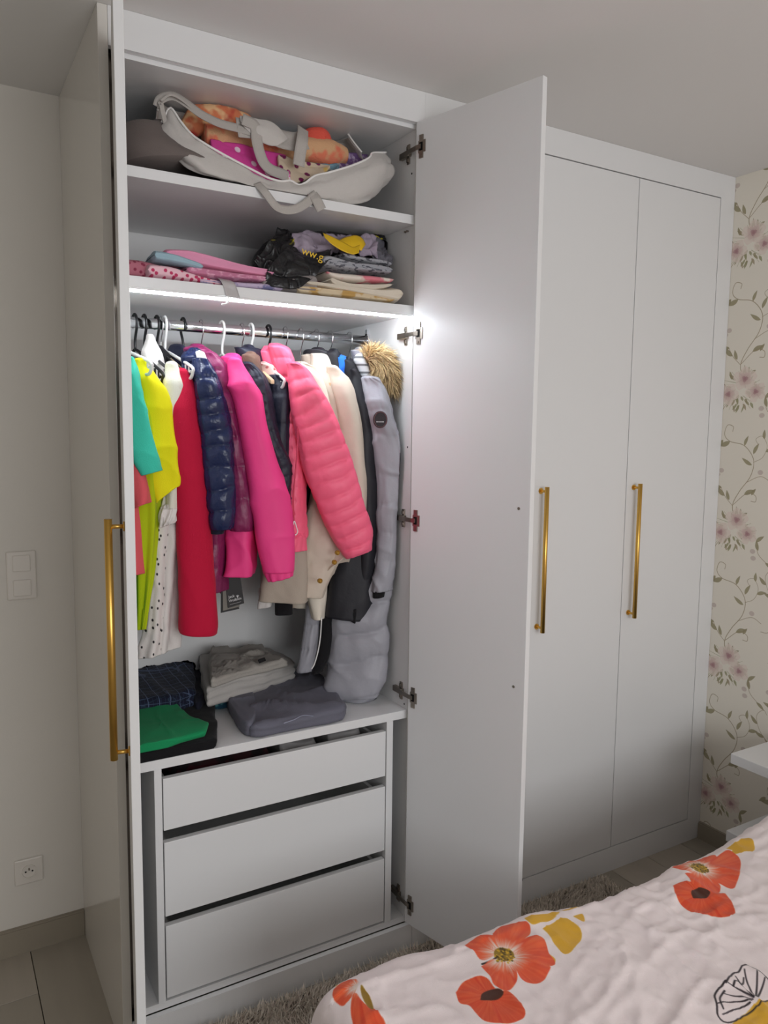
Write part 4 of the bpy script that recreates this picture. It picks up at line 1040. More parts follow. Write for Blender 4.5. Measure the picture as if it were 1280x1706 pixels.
piece('collar', t, F['coralp'], R, .035, na=50, seams=3, puff=.2, wr=.004, crink=.003, seed=45)
R = [((0.8345,2.1,1.8324),(0.8425,2.075,1.8307)),
  ((0.8271,2.1,1.8085),(0.8532,2.075,1.8081)),
  ((0.8378,2.1,1.7705),(0.8677,2.075,1.7704)),
  ((0.8632,2.1,1.7293),(0.8933,2.075,1.7294))]
piece('collar_flap', t, F['coralp'], R, .025, na=30, wr=.004, seed=46)
obj('front_zip', tube([(0.8782,1.966,1.6426),(0.8781,1.966,1.5608),(0.8709,1.966,1.4784),(0.8654,1.966,1.4122),(0.8672,1.966,1.342)], .0022, 8, 30), mat('pink_zip', (200, 50, 84), .4), t, smooth=True)
obj('drawcord', tube([(0.8654,1.962,1.3492),(0.8618,1.962,1.3327),(0.86,1.962,1.3194),(0.8635,1.962,1.3108),(0.8708,1.962,1.3104),(0.8762,1.962,1.3185),(0.8726,1.962,1.3321),(0.8672,1.962,1.3491)], .0016, 8, 40), M['whiteplastic'], t, smooth=True, label='white drawcord loop')
slab_body(t, F['coralp'], .88, R, 1.2, .045, seed=47, front=-.06, seams=8, puff=.3)
# unseen hanger keeps a beige coat: hem shows under the hot pink cuff
t = garment('long_coat', .933, 'beige coat whose hem shows below the hot pink cuff', 'coat')
R = [((0.8318,2.1,1.3152),(0.9422,2.05,1.3149)),
  ((0.8239,2.1,1.2277),(0.9461,2.05,1.2261)),
  ((0.818,2.1,1.1663),(0.95,2.05,1.1633)),
  ((0.8139,2.1,1.1081),(0.954,2.05,1.1))]
piece('body', t, F['beige2'], R, .05, na=40, wr=.005, folds=.006, nf=4, cr=.004, seed=48)
R = [((0.8315,2.14,1.1311),(0.8574,2.11,1.1341)),
  ((0.8331,2.14,1.0729),(0.8552,2.11,1.0802))]
piece('lining_hem', t, F['whitec'], R, .02, na=16, wr=.002, folds=.003, seed=49)
slab_body(t, F['beige2'], .933, R, 1.05, .03, seed=50, front=-.06)
t = garment('black_top', .958, 'black garment with only its hem peeping below the beige coat', 'top')
R = [((0.8773,2.13,1.2013),(0.9344,2.11,1.1999)),
  ((0.8789,2.13,1.1285),(0.9305,2.11,1.1273)),
  ((0.8806,2.13,1.0515),(0.9265,2.11,1.0543))]
piece('body', t, F['blackc'], R, .03, na=24, wr=.002, folds=.003, seed=51)
slab_body(t, F['blackc'], .958, R, 1.08, .02, seed=52, front=-.04)
# ivory hooded coat with brass buttons
t = garment('hooded_coat', .984, 'ivory hooded coat with brass buttons on hem and cuff, right of the coral puffer', 'coat')
R = [((1.0153,2.06,1.7819),(1.0184,2.012,1.779)),
  ((1.0154,2.06,1.7612),(1.0417,2.012,1.7597)),
  ((1.0234,2.06,1.7252),(1.0733,2.012,1.725)),
  ((1.0354,2.06,1.682),(1.0915,2.012,1.6824)),
  ((1.0475,2.06,1.6209),(1.1101,2.012,1.6216)),
  ((1.056,2.06,1.5413),(1.119,2.012,1.5424)),
  ((1.0565,2.06,1.452),(1.126,2.012,1.4533)),
  ((1.057,2.06,1.362),(1.127,2.012,1.3635)),
  ((1.0493,2.06,1.2899),(1.1174,2.012,1.2917)),
  ((1.0316,2.06,1.2274),(1.0892,2.012,1.2483)),
  ((1.0238,2.06,1.1679),(1.0492,2.012,1.2151))]
piece('sleeve', t, F['beige'], R, .045, na=90, wr=.006, folds=.003, nf=3, cr=.005, crf=8, seed=53)
R = [((0.9223,2.09,1.7894),(0.9433,2.045,1.7875)),
  ((0.9298,2.09,1.7624),(1.0061,2.045,1.7634)),
  ((0.9507,2.09,1.7151),(1.0394,2.045,1.7165)),
  ((0.9797,2.09,1.6463),(1.0595,2.045,1.6473)),
  ((0.9994,2.09,1.5584),(1.0681,2.045,1.5593)),
  ((0.98,2.09,1.4519),(1.0688,2.045,1.4526)),
  ((0.9605,2.09,1.3632),(1.0694,2.045,1.3628)),
  ((0.9469,2.09,1.2922),(1.0659,2.045,1.2907)),
  ((0.9295,2.09,1.2304),(1.0501,2.045,1.2282)),
  ((0.9159,2.09,1.1864),(1.0302,2.045,1.1844)),
  ((0.9024,2.09,1.148),(1.0125,2.045,1.1459)),
  ((0.8928,2.09,1.1237),(0.9987,2.045,1.1073))]
piece('body', t, F['beige'], R, .045, na=110, seams=[.30, .45, .60, .74, .86], puff=.12, wr=.008, wf=9, cr=.006, crf=10, seed=54)
R = [((1.0043,2.11,1.8265),(1.0084,2.07,1.8236)),
  ((0.9926,2.11,1.8154),(1.028,2.07,1.8144)),
  ((0.981,2.11,1.7834),(1.0399,2.07,1.7838)),
  ((0.9889,2.11,1.7348),(1.052,2.07,1.7354))]
piece('hood', t, F['creamy'], R, .05, na=36, wr=.005, seed=55)
R = [((0.9825,2.13,1.8233),(0.9948,2.09,1.8209)),
  ((0.9708,2.13,1.8051),(1.0046,2.09,1.8041)),
  ((0.9747,2.13,1.7703),(1.0105,2.09,1.7696))]
piece('hood_lining', t, F['beige2'], R, .04, na=24, wr=.003, seed=56)
R = [((0.9039,2.04,1.7817),(0.9139,2.005,1.7799)),
  ((0.9002,2.04,1.7715),(0.9396,2.005,1.7713)),
  ((0.9113,2.04,1.7453),(0.9695,2.005,1.746)),
  ((0.9411,2.04,1.6958),(0.9886,2.005,1.6962)),
  ((0.9715,2.04,1.6283),(1.0041,2.005,1.6286)),
  ((0.987,2.04,1.5594),(1.0122,2.005,1.5601))]
piece('placket', t, F['creamy'], R, .028, na=40, wr=.003, folds=.003, seed=57)
R = [((0.9546,2.12,1.1968),(1.0325,2.09,1.1953)),
  ((0.9705,2.12,1.1124),(1.0287,2.09,1.1124)),
  ((0.9967,2.12,1.0294),(1.0229,2.09,1.0292))]
piece('inner_hem', t, F['creamy'], R, .025, na=30, wr=.003, folds=.004, seed=58)
for p in ([(1.0037,1.966,1.25),(0.9942,1.966,1.2228),(0.9486,1.966,1.1727)]):
    a = np.array(p); obj('button', join(cyl(a+np.array([0, .006, 0]), a, .0072, 18), cyl(a, a-np.array([0, .002, 0]), .0060, 18, .004)), F['brass'], t, label='brass button')
slab_body(t, F['creamy'], .984, R, 1.05, .035, seed=59, front=-.05)
# black coat
t = garment('long_coat', 1.082, 'long black coat with bright blue collar lining, left of the grey parka', 'coat')
R = [((1.0865,2.06,1.7785),(1.0862,2.022,1.7761)),
  ((1.0866,2.06,1.7574),(1.1023,2.022,1.7561)),
  ((1.0909,2.06,1.7189),(1.1188,2.022,1.7184)),
  ((1.1077,2.06,1.6485),(1.148,2.022,1.6488)),
  ((1.1206,2.06,1.5771),(1.1571,2.022,1.5778)),
  ((1.1255,2.06,1.4868),(1.1623,2.022,1.488)),
  ((1.1306,2.06,1.3772),(1.1698,2.022,1.379)),
  ((1.1358,2.06,1.2663),(1.1732,2.022,1.2689)),
  ((1.1408,2.06,1.1915),(1.1699,2.022,1.1952)),
  ((1.1499,2.06,1.1252),(1.1643,2.022,1.1362))]
piece('sleeve', t, F['blacks'], R, .045, na=90, wr=.005, folds=.003, cr=.004, seed=60)
R = [((1.0993,2.09,1.6307),(1.1641,2.05,1.6315)),
  ((1.1088,2.09,1.449),(1.1746,2.05,1.4499)),
  ((1.1055,2.09,1.3386),(1.1801,2.05,1.3392)),
  ((1.0812,2.09,1.2566),(1.1832,2.05,1.2553)),
  ((1.0569,2.09,1.2027),(1.1817,2.05,1.1993)),
  ((1.0429,2.09,1.1389),(1.1739,2.05,1.1341)),
  ((1.033,2.09,1.0747),(1.1683,2.05,1.0686)),
  ((1.0311,2.09,1.0357),(1.1645,2.05,1.0217))]
piece('body', t, F['blacks'], R, .05, na=80, p=2.2, wr=.005, folds=.004, cr=.004, crf=5, seed=61)
R = [((1.0658,2.05,1.0663),(1.0951,2.02,1.0694)),
  ((1.068,2.05,1.0476),(1.0952,2.02,1.0509)),
  ((1.0742,2.05,1.0394),(1.0913,2.02,1.0218))]
piece('hem_flap', t, F['blackc'], R, .006, na=16, wr=.002, seed=62)
R = [((1.0028,2.14,1.8376),(1.023,2.1,1.8356)),
  ((0.9793,2.14,1.8309),(1.0428,2.1,1.8315)),
  ((0.9793,2.14,1.8133),(1.0628,2.1,1.8151)),
  ((1.0029,2.14,1.7722),(1.0933,2.1,1.7741))]
piece('hood', t, F['blacks'], R, .05, na=36, wr=.006, crink=.003, seed=63)
R = [((1.0378,2.09,1.8356),(1.0464,2.06,1.8337)),
  ((1.032,2.09,1.8196),(1.0544,2.06,1.8186)),
  ((1.036,2.09,1.7884),(1.0625,2.06,1.7878)),
  ((1.0501,2.09,1.7539),(1.0786,2.06,1.7536))]
piece('collar', t, F['blacks'], R, .028, na=30, wr=.004, crink=.003, seed=64)
R = [((1.0592,2.085,1.8173),(1.0637,2.055,1.8153)),
  ((1.0493,2.085,1.8062),(1.0776,2.055,1.8056)),
  ((1.0514,2.085,1.7853),(1.0758,2.055,1.7846)),
  ((1.0595,2.085,1.7681),(1.0679,2.055,1.7668))]
obj('collar_lining', loft(R, .025, na=24, wr=.004, seed=65), F['blue'], t, smooth=True, label='bright blue lining')
R = [((1.0794,2.07,1.8138),(1.0823,2.045,1.8121)),
  ((1.0716,2.07,1.7959),(1.0984,2.045,1.7956)),
  ((1.0717,2.07,1.7714),(1.1087,2.045,1.7716)),
  ((1.0839,2.07,1.7473),(1.1089,2.045,1.7471))]
piece('collar', t, F['blacks'], R, .026, na=24, wr=.003, crink=.003, seed=66)
slab_body(t, F['blacks'], 1.082, R, 1.0, .03, seed=67, front=-.04, back=.16)
# grey parka with fur hood
t = garment('long_parka', 1.149, 'long light grey parka with tan fur hood, its padded hem resting on the lower shelf', 'parka')
R = [((1.1107,2.03,1.7534),(1.1339,1.985,1.7521)),
  ((1.111,2.03,1.7272),(1.1666,1.985,1.7274)),
  ((1.1235,2.03,1.6837),(1.1816,1.985,1.6842)),
  ((1.1363,2.03,1.631),(1.1989,1.985,1.6317)),
  ((1.1452,2.03,1.5687),(1.2335,1.985,1.5697)),
  ((1.1543,2.03,1.4968),(1.2496,1.985,1.4975)),
  ((1.1613,2.03,1.4242),(1.2487,1.985,1.4249)),
  ((1.1662,2.03,1.3602),(1.2283,1.985,1.3618)),
  ((1.1671,2.03,1.283),(1.2274,1.985,1.2849)),
  ((1.168,2.03,1.2126),(1.2199,1.985,1.2155)),
  ((1.1644,2.03,1.1572),(1.2079,1.985,1.161)),
  ((1.1627,2.03,1.1163),(1.1957,1.985,1.1214))]
piece('sleeve', t, F['grey'], R, .045, na=120, seams=[.16, .28, .46, .60, .73, .86], puff=.14, wr=.007, wf=9, cr=.007, crf=9, seed=68)
R = [((1.1527,2.02,1.1302),(1.1888,1.995,1.1314)),
  ((1.1528,2.02,1.1135),(1.1827,1.995,1.1152)),
  ((1.1572,2.02,1.0982),(1.1786,1.995,1.1008))]
obj('cuff_tab', loft(R, .032, na=14, wr=.001, seed=69), F['blackc'], t, smooth=True, label='black cuff strap')
R = [((1.1719,2.11,1.7054),(1.1717,2,1.7019)),
  ((1.1916,2.11,1.4459),(1.2212,2,1.4519)),
  ((1.1548,2.11,1.2588),(1.2197,2,1.2688)),
  ((1.1132,2.11,1.1481),(1.2128,2,1.1581)),
  ((1.0759,2.11,1.0757),(1.2052,2,1.0841)),
  ((1.0554,2.11,1.0249),(1.1974,2,1.0325)),
  ((1.0535,2.11,0.9834),(1.2023,2,0.9906)),
  ((1.0517,2.11,0.9169),(1.2032,2,0.9243)),
  ((1.0437,2.11,0.851),(1.1933,2,0.8592)),
  ((1.0335,2.11,0.8046),(1.1789,2,0.8138)),
  ((1.0482,2.11,0.7733),(1.1664,2,0.7873))]
piece('body', t, F['grey'], R, [.04, .045, .045, .045, .045, .045], na=160, nr=52, seams=[.2, .4, .58, .69, .78, .87], puff=.45, tilt=.02, wr=.008, wf=8, cr=.006, crf=9, seed=70)
R = [((1.0383,2.12,0.8336),(1.2005,2.03,0.8343)),
  ((1.0468,2.12,0.7995),(1.1878,2.03,0.8035)),
  ((1.0912,2.12,0.7629),(1.1709,2.03,0.7773)),
  ((1.1388,2.12,0.7312),(1.1454,2.03,0.7586))]
piece('hem', t, F['grey'], R, .05, na=40, wr=.004, crink=.003, seed=71, bottom='dome')
R = [((1.0015,2.17,1.1476),(1.0503,2.13,1.1501)),
  ((0.9996,2.17,1.0527),(1.0403,2.13,1.0565)),
  ((0.9935,2.17,0.9769),(1.0323,2.13,0.9814)),
  ((0.9853,2.17,0.901),(1.0201,2.13,0.9066)),
  ((0.9771,2.17,0.854),(1.0079,2.13,0.8604))]
piece('front_panel', t, F['grey'], R, .045, na=60, seams=4, puff=.2, wr=.005, crink=.004, seed=72)
R = [((1.025,2.12,1.1165),(1.0582,2.1,1.1171)),
  ((1.0232,2.12,1.0226),(1.0566,2.1,1.0232)),
  ((1.0173,2.12,0.9476),(1.0508,2.1,0.9481)),
  ((1.0072,2.12,0.8919),(1.0386,2.1,0.8927)),
  ((1.0032,2.12,0.8544),(1.0141,2.1,0.8583))]
obj('zip_facing', loft(R, .02, na=40, wr=.003, seed=73), F['blackc'], t, smooth=True, label='black zip facing')
obj('piping', tube([(1.007,2.078,1.0373),(1.0031,2.078,0.9784),(0.9952,2.078,0.9328),(0.9832,2.078,0.8953),(0.9733,2.078,0.88)], .002, 8, 40), M['whiteplastic'], t, smooth=True, label='white piping')
R = [((1.1317,2.1,1.844),(1.1345,2.06,1.8409)),
  ((1.1195,2.1,1.829),(1.1593,2.06,1.8282)),
  ((1.1239,2.1,1.7935),(1.1805,2.06,1.7938)),
  ((1.1366,2.1,1.7546),(1.1935,2.06,1.755))]
obj('hood', loft(R, .045, na=36, wr=.004, seed=74), F['grey'], t, smooth=True)
R = [((1.1116,2.055,1.8285),(1.1209,2.035,1.8275)),
  ((1.0956,2.055,1.8066),(1.1292,2.035,1.807)),
  ((1.1079,2.055,1.7827),(1.1416,2.035,1.7832)),
  ((1.1203,2.055,1.7587),(1.1501,2.035,1.7589))]
obj('hood_lining', loft(R, .02, na=24, wr=.003, seed=75), stripes(cloth('striped_hood_lining', (206, 208, 212)), (40, 40, 46), 'Z', .022, .006), t, smooth=True)
# fur trim: a crescent of hair round the hood edge
core = [(1.1248,2.02,1.8092),(1.1409,2.02,1.8205),(1.1655,2.02,1.815),(1.1864,2.02,1.7915),(1.1993,2.02,1.7603),(1.2039,2.02,1.7285)]
cc = crom(core, 30); rad = np.interp(np.linspace(0, 1, 30), [0, .3, .7, 1], [.010, .016, .014, .006])
obj('fur_core', tube(cc, list(rad), 12), F['fur'], t, smooth=True)
rs = np.random.RandomState(5); n = 5200; k = rs.randint(0, 30, n); ph = rs.rand(n)*2*math.pi
T_ = np.gradient(cc, axis=0); T_ /= np.linalg.norm(T_, axis=1)[:, None]
A_ = np.cross(T_, np.array([0, 1., 0])); A_ /= np.linalg.norm(A_, axis=1)[:, None]; B_ = np.cross(T_, A_)
dirs = A_[k]*np.cos(ph)[:, None]+B_[k]*np.sin(ph)[:, None]
def near_side(g): g[0][:, 0] = np.minimum(g[0][:, 0], 1.2155); return g
obj('fur_trim', near_side(strands(cc[k]+dirs*rad[k][:, None]*.9+T_[k]*(rs.rand(n)-.5)[:, None]*.006, dirs+T_[k]*.45+np.array([0, 0, .1]), .046, .0022, 6, .3, .35)), F['fur'], t, kind='stuff', label='tan fur trim')
n = 1500; k = rs.randint(0, 30, n); ph = rs.rand(n)*2*math.pi; dirs = A_[k]*np.cos(ph)[:, None]+B_[k]*np.sin(ph)[:, None]
obj('guard_hair', near_side(strands(cc[k]+dirs*rad[k][:, None], dirs+T_[k]*.5, .052, .0014, 16, .3, .3)), mat('brown_fur', (112, 84, 56), .6, .3), t, kind='stuff')
# round badge on the sleeve
pc = np.array((1.1359,1.958,1.6322)); u = np.array([.90, -.38, 0]); w_ = np.array([0, 0, 1.]); nn = np.array([-.38, -.90, 0])
ringp = [pc+u*.021*math.cos(a)+w_*.0245*math.sin(a) for a in np.linspace(0, 2*math.pi, 37)[:-1]]
V = [q+nn*.0 for q in ringp]+[q+nn*-.012 for q in ringp]
bd = obj('sleeve_badge', (V, [tuple(range(36))]+[(a, (a+1) % 36, 36+(a+1) % 36, 36+a) for a in range(36)]), mat('black_badge', (36, 28, 32), .7, bump=.4, bscale=300), t, label='round dark badge')
rim = tube([pc+u*.0185*math.cos(a)+w_*.022*math.sin(a)+nn*.0004 for a in np.linspace(0, 2*math.pi, 49)], .0006, 6)
obj('badge_rim', rim, mat('dusty_red_thread', (120, 70, 74), .7), bd)
dash = []
for i in range(8):
    a = pc+u*(-.011+i*.0029)+w_*-.0065+nn*.0006; dash.append(cyl(a-w_*.0013, a+w_*.0013, .00075, 6))
obj('badge_print', join(*dash), M['print'], bd)

# ---------------------------------------------------------------- things on the upper shelves
S1, S2, S3 = 2.207, 1.957, .762
M['canvas'] = cloth('light_grey_canvas', (198, 193, 188), rough=.8, sheen=.1, bump=.5, bscale=160); M['canvasdark'] = cloth('grey_canvas_base', (112, 102, 98), rough=.85)
M['piping'] = cloth('pale_grey_piping', (236, 233, 230)); M['strap'] = cloth('grey_webbing', (180, 174, 168), bump=.6, bscale=300)
bag = thing('tote_bag', (.82, 2.1, S1), 'big light grey canvas tote bag stuffed with bright textiles on the top shelf', 'bag')
front = [[(0.5262,2.01,2.3377),(0.5373,2,2.3593),(0.5497,1.99,2.3797),(0.5686,1.97,2.3447),(0.5919,1.955,2.3137),(0.6229,1.935,2.2896),(0.6792,1.935,2.2701),(0.7389,1.935,2.2516),(0.781,1.935,2.2396),(0.8173,1.935,2.2367),(0.8442,1.935,2.2427),(0.8663,1.935,2.2358),(0.8869,1.935,2.2452),(0.913,1.935,2.2663),(0.9571,1.935,2.2829),(1.0276,1.935,2.3137),(1.0841,1.95,2.3468),(1.1066,1.97,2.3694),(1.1688,2,2.391)],
         [(0.5221,2,2.3324),(0.5256,1.97,2.3111),(0.5561,1.935,2.2744),(0.6175,1.92,2.2435),(0.6936,1.92,2.2196),(0.7651,1.92,2.2125),(0.8226,1.92,2.2144),(0.8818,1.92,2.2269),(0.9515,1.92,2.2519),(1.0418,1.92,2.2902),(1.1283,1.94,2.3343),(1.1813,1.98,2.353)],
         [(0.5278,2,2.3208),(0.5398,1.97,2.2887),(0.5688,1.94,2.2489),(0.6254,1.922,2.2201),(0.7021,1.922,2.2115),(0.7658,1.922,2.2073),(0.8234,1.922,2.2061),(0.8827,1.922,2.2079),(0.9527,1.922,2.2188),(1.0433,1.922,2.2471),(1.1346,1.95,2.3011),(1.1837,1.98,2.3304)],
         [(0.5522,2,2.2857),(0.5568,1.97,2.2552),(0.5818,1.95,2.2315),(0.6447,1.935,2.2183),(0.7227,1.935,2.2138),(0.7792,1.935,2.2112),(0.8374,1.935,2.2085),(0.8974,1.935,2.2072),(0.9681,1.935,2.2089),(1.0414,1.935,2.2153),(1.1061,1.96,2.2472),(1.168,1.99,2.3056)]]
obj('front_panel', patch([[tuple(q) for q in l] for l in front], 70, 36, .0025, .006, 9, 3, cr=.006, crf=9, zmin=S1+.001), M['canvas'], bag, smooth=True)
top = np.array(front[0])
obj('rim_piping', tube(top+np.array([0, -.0025, .001]), .0028, 8, 90), M['piping'], bag, smooth=True)
back = [[(0.533,2.05,2.3905),(0.5543,2.095,2.4348),(0.5983,2.13,2.4637),(0.646,2.13,2.4511),(0.6951,2.13,2.4491),(0.7795,2.13,2.4477),(0.8676,2.13,2.4527),(0.9593,2.13,2.4579),(0.9876,2.13,2.4586),(1.0243,2.123,2.4835),(1.0506,2.102,2.4903),(1.0647,2.08,2.4713),(1.0809,2.04,2.4177),(1.0995,2.02,2.3842)],
        [(0.5321,2.05,2.3472),(0.5584,2.102,2.3909),(0.6005,2.13,2.4084),(0.6453,2.13,2.4022),(0.701,2.15,2.4118),(0.7865,2.15,2.4126),(0.8755,2.15,2.4184),(0.9683,2.15,2.4261),(0.9876,2.13,2.4271),(1.0278,2.13,2.4447),(1.0563,2.109,2.4471),(1.0805,2.095,2.4342),(1.0936,2.06,2.3996),(1.1129,2.03,2.3714)],
        [(0.5659,2.05,2.2955),(0.5961,2.102,2.3236),(0.628,2.13,2.33),(0.6605,2.13,2.3282),(0.717,2.15,2.3409),(0.7859,2.15,2.3405),(0.8752,2.15,2.3432),(0.9683,2.15,2.3426),(1.0165,2.13,2.3387),(1.0654,2.13,2.3402),(1.1043,2.109,2.3343),(1.1335,2.07,2.3121),(1.1755,2.02,2.3129)]]
obj('back_panel', patch([[tuple(q) for q in l] for l in back], 70, 30, .0025, .006, 8, 5), M['canvas'], bag, smooth=True)
obj('rim_piping', tube(np.array(back[0])+np.array([0, -.003, .001]), .0028, 8, 90), M['piping'], bag, smooth=True)
# slumped left end of the bag lying on the shelf
sl = [((.434, 2.06, S1+.002), (.434, 2.36, S1+.002))]
R = [((0.5109,2,2.354),(0.536,1.99,2.3558)),
  ((0.4817,2,2.3286),(0.5504,1.99,2.339)),
  ((0.4611,2,2.2967),(0.5723,1.99,2.315)),
  ((0.4504,2,2.26),(0.6172,1.99,2.2875)),
  ((0.4456,2,2.2355),(0.695,1.99,2.2619))]
R = [((a[0], a[1]+.10, a[2]), (b[0], b[1]+.02, b[2])) for a, b in R]
g = loft(R, [.05, .08, .10, .12, .13], na=50, wr=.008, wf=9, crink=.004, seed=81, bottom='flat'); g[0][:, 2] = np.maximum(g[0][:, 2], S1+.001); g[0][:, 1] = np.maximum(g[0][:, 1], 1.925)
obj('slumped_end', g, M['canvasdark'], bag, smooth=True)
g = box(.56, 1.10, 1.94, 2.34, S1+.0005, S1+.006); obj('bag_base', g, M['canvasdark'], bag)
def strap(pts, wid=.03, hint=(0, -1, .15), nm='carry_strap'): obj(nm, ribbon(pts, wid, hint, 50, .002, .001, 4), M['strap'], bag, smooth=True)
strap([(0.5201,2,2.381),(0.5293,2,2.4012),(0.5589,2,2.4146),(0.5886,1.99,2.4006),(0.623,1.98,2.3788),(0.6657,1.97,2.3628),(0.711,1.965,2.3586),(0.7459,1.96,2.3552)], .022)
strap([(0.7218,1.955,2.3794),(0.7554,1.955,2.3687),(0.7601,1.955,2.3373),(0.7664,1.955,2.3091),(0.7793,1.955,2.2818),(0.7991,1.955,2.2689),(0.8292,1.955,2.2635),(0.8461,1.955,2.2588)], .03)
strap([(0.711,1.965,2.3601),(0.7511,1.965,2.3636),(0.792,1.965,2.3613),(0.8337,1.965,2.3544),(0.8712,1.965,2.3555),(0.9024,1.965,2.366)], .05, nm='handle_band')
strap([(0.9005,1.98,2.3992),(0.8806,1.94,2.3558),(0.8737,1.94,2.3184),(0.8703,1.94,2.2876)], .032)
strap([(0.7466,1.922,2.2188),(0.7591,1.905,2.1975),(0.7783,1.905,2.1772),(0.7946,1.905,2.1634),(0.821,1.905,2.16),(0.8512,1.905,2.1689),(0.8783,1.905,2.188),(0.9022,1.912,2.21),(0.9174,1.922,2.224)], .022)
strap([(0.8972,1.916,2.2163),(0.9041,1.905,2.1995),(0.9128,1.905,2.1857),(0.9198,1.905,2.1746)], .03)
fl_ = [[(0.7192,1.965,2.3908),(0.7594,1.965,2.3917),(0.8004,1.965,2.3911),(0.822,1.965,2.3821),(0.8405,1.965,2.3677),(0.8507,1.965,2.3576)], [(0.7186,1.955,2.3729),(0.7554,1.955,2.3687),(0.788,1.955,2.3648),(0.8094,1.955,2.3586),(0.8261,1.955,2.3514),(0.8362,1.955,2.3459)], [(0.7244,1.958,2.3634),(0.7451,1.958,2.35),(0.7677,1.958,2.3367),(0.7841,1.958,2.331),(0.8006,1.958,2.3296),(0.8173,1.958,2.3327)]]
obj('rim_flap', patch([[tuple(q) for q in l] for l in fl_], 36, 20, .0025, .004, 14, 6), M['canvas'], bag, smooth=True)
strap([(0.5252,1.985,2.391),(0.5488,1.985,2.41),(0.5753,1.985,2.4045),(0.6095,1.985,2.3862),(0.6475,1.985,2.3711),(0.6943,1.985,2.3631),(0.7424,1.985,2.3578),(0.7784,1.985,2.3559)], .006, nm='strap_edge'); strap([(0.5259,2,2.3766),(0.5264,1.99,2.3874),(0.5318,1.99,2.3634),(0.5373,1.99,2.342)], .012, nm='strap_edge')
# textiles in the bag
def roll(name, pts, r, m, lab, cat, seed=0, grp='textiles stuffed in the tote bag'):
    V, Fc = tube(pts, r, 28, 60); V = V+fbm(V, 16, seed, 3)[:, None]*np.array([.005, .008, .012]); V[:, 2] = np.clip(V[:, 2], S1+.007, 2.436)
    return tag(obj(name, (V, Fc), m, smooth=True), lab, cat, grp)
M['orangef'] = blotch(cloth('orange_printed_fleece', (222, 132, 92), bump=.6, bscale=180), (244, 200, 150), 26, .52, .06); M['orangef'] = blotch(M['orangef'], (196, 70, 62), 18, .60, .05, seed=4)
M['peach'] = blotch(cloth('peach_towelling', (222, 174, 132), bump=1.0, bscale=240), (232, 130, 100), 20, .57, .05)
M['pinkdot'] = spots(cloth('pink_polka_dot_cotton', (232, 78, 168)), (250, 226, 240), 22, .17, .02, plane='XZ')
M['floralw'] = blotch(spots(cloth('white_floral_cotton', (214, 196, 172)), (120, 30, 84), 34, .22, .04, plane='XZ'), (222, 186, 92), 16, .6, .04)
M['salmon'] = cloth('salmon_fleece', (226, 92, 76), bump=.8, bscale=180); M['purple'] = blotch(cloth('purple_print_cotton', (112, 84, 132)), (186, 168, 196), 50, .55, .05)
M['bluep'] = blotch(cloth('pale_blue_cotton', (116, 158, 178)), (190, 206, 208), 40, .55, .05); M['mauve'] = cloth('mauve_cotton', (164, 106, 120))
roll('blanket', [(0.6069,2.075,2.3979),(0.6287,2.075,2.3889),(0.6688,2.075,2.4045),(0.7095,2.075,2.4172),(0.7509,2.075,2.4149),(0.7795,2.075,2.4083)], [.03, .04, .042, .04, .03], M['orangef'], 'orange patterned blanket showing at the left inside the grey tote bag', 'blanket', 1)
roll('towel', [(0.6522,2.05,2.3545),(0.6923,2.05,2.3562),(0.7332,2.05,2.361),(0.7833,2.05,2.3613),(0.8347,2.05,2.3617),(0.8874,2.05,2.362)], [.028, .034, .03, .028, .02], M['peach'], 'peach towel rolled along the middle of the grey tote bag', 'towel', 2)
roll('towel', [(0.8169,2.04,2.3554),(0.8655,2.04,2.3582),(0.9188,2.04,2.3649),(0.9734,2.04,2.3686),(1.0295,2.04,2.3707),(1.0562,2.04,2.3706)], [.022, .03, .034, .036, .036, .026], M['peach'], 'plump peach towel roll ending at the right of the tote bag', 'towel', 3)
roll('fleece', [(0.9378,2.05,2.3873),(0.9597,2.05,2.4042),(0.9874,2.05,2.4095),(1.0061,2.05,2.3952)], [.02, .032, .032, .02], M['salmon'], 'salmon red fleece poking up right of the upright strap', 'fleece', 4)
def fold(name, lines, m, lab, cat, seed=0, thick=.012, grp='textiles stuffed in the tote bag', wr=.006):
    return tag(obj(name, patch([[tuple(q) for q in l] for l in lines], 50, 24, thick, wr, 20 if wr > .01 else 12, seed, .01, cr=wr*.8, crf=24 if wr > .01 else 12, xmax=1.205), m, smooth=True), lab, cat, grp)
fold('bedsheet', [[(0.6582,2.02,2.3317),(0.7061,2.02,2.3348),(0.7552,2.02,2.335),(0.8054,2.02,2.3321),(0.8656,2.02,2.3307)], [(0.6544,1.99,2.2987),(0.7034,1.99,2.2988),(0.7519,1.99,2.2957),(0.8017,1.99,2.2894),(0.8613,1.99,2.2876)], [(0.6725,1.97,2.273),(0.7199,1.97,2.2608),(0.7686,1.97,2.2483),(0.8101,1.97,2.2401),(0.8595,1.97,2.2513)]], M['pinkdot'], 'bright pink polka dot bedsheet in the grey tote bag', 'bedding', 5)
fold('pillowcase', [[(0.8347,2,2.3194),(0.8832,2,2.3188),(0.9364,2,2.3189),(0.9873,2,2.3215)], [(0.8296,1.98,2.2855),(0.8743,1.98,2.2871),(0.927,1.98,2.2961),(0.9811,1.98,2.3149)], [(0.8288,1.97,2.2553),(0.8698,1.97,2.253),(0.9135,1.97,2.2694),(0.9671,1.97,2.2972)]], M['floralw'], 'white pillowcase with dark red and yellow flowers at the front of the tote bag', 'bedding', 6)
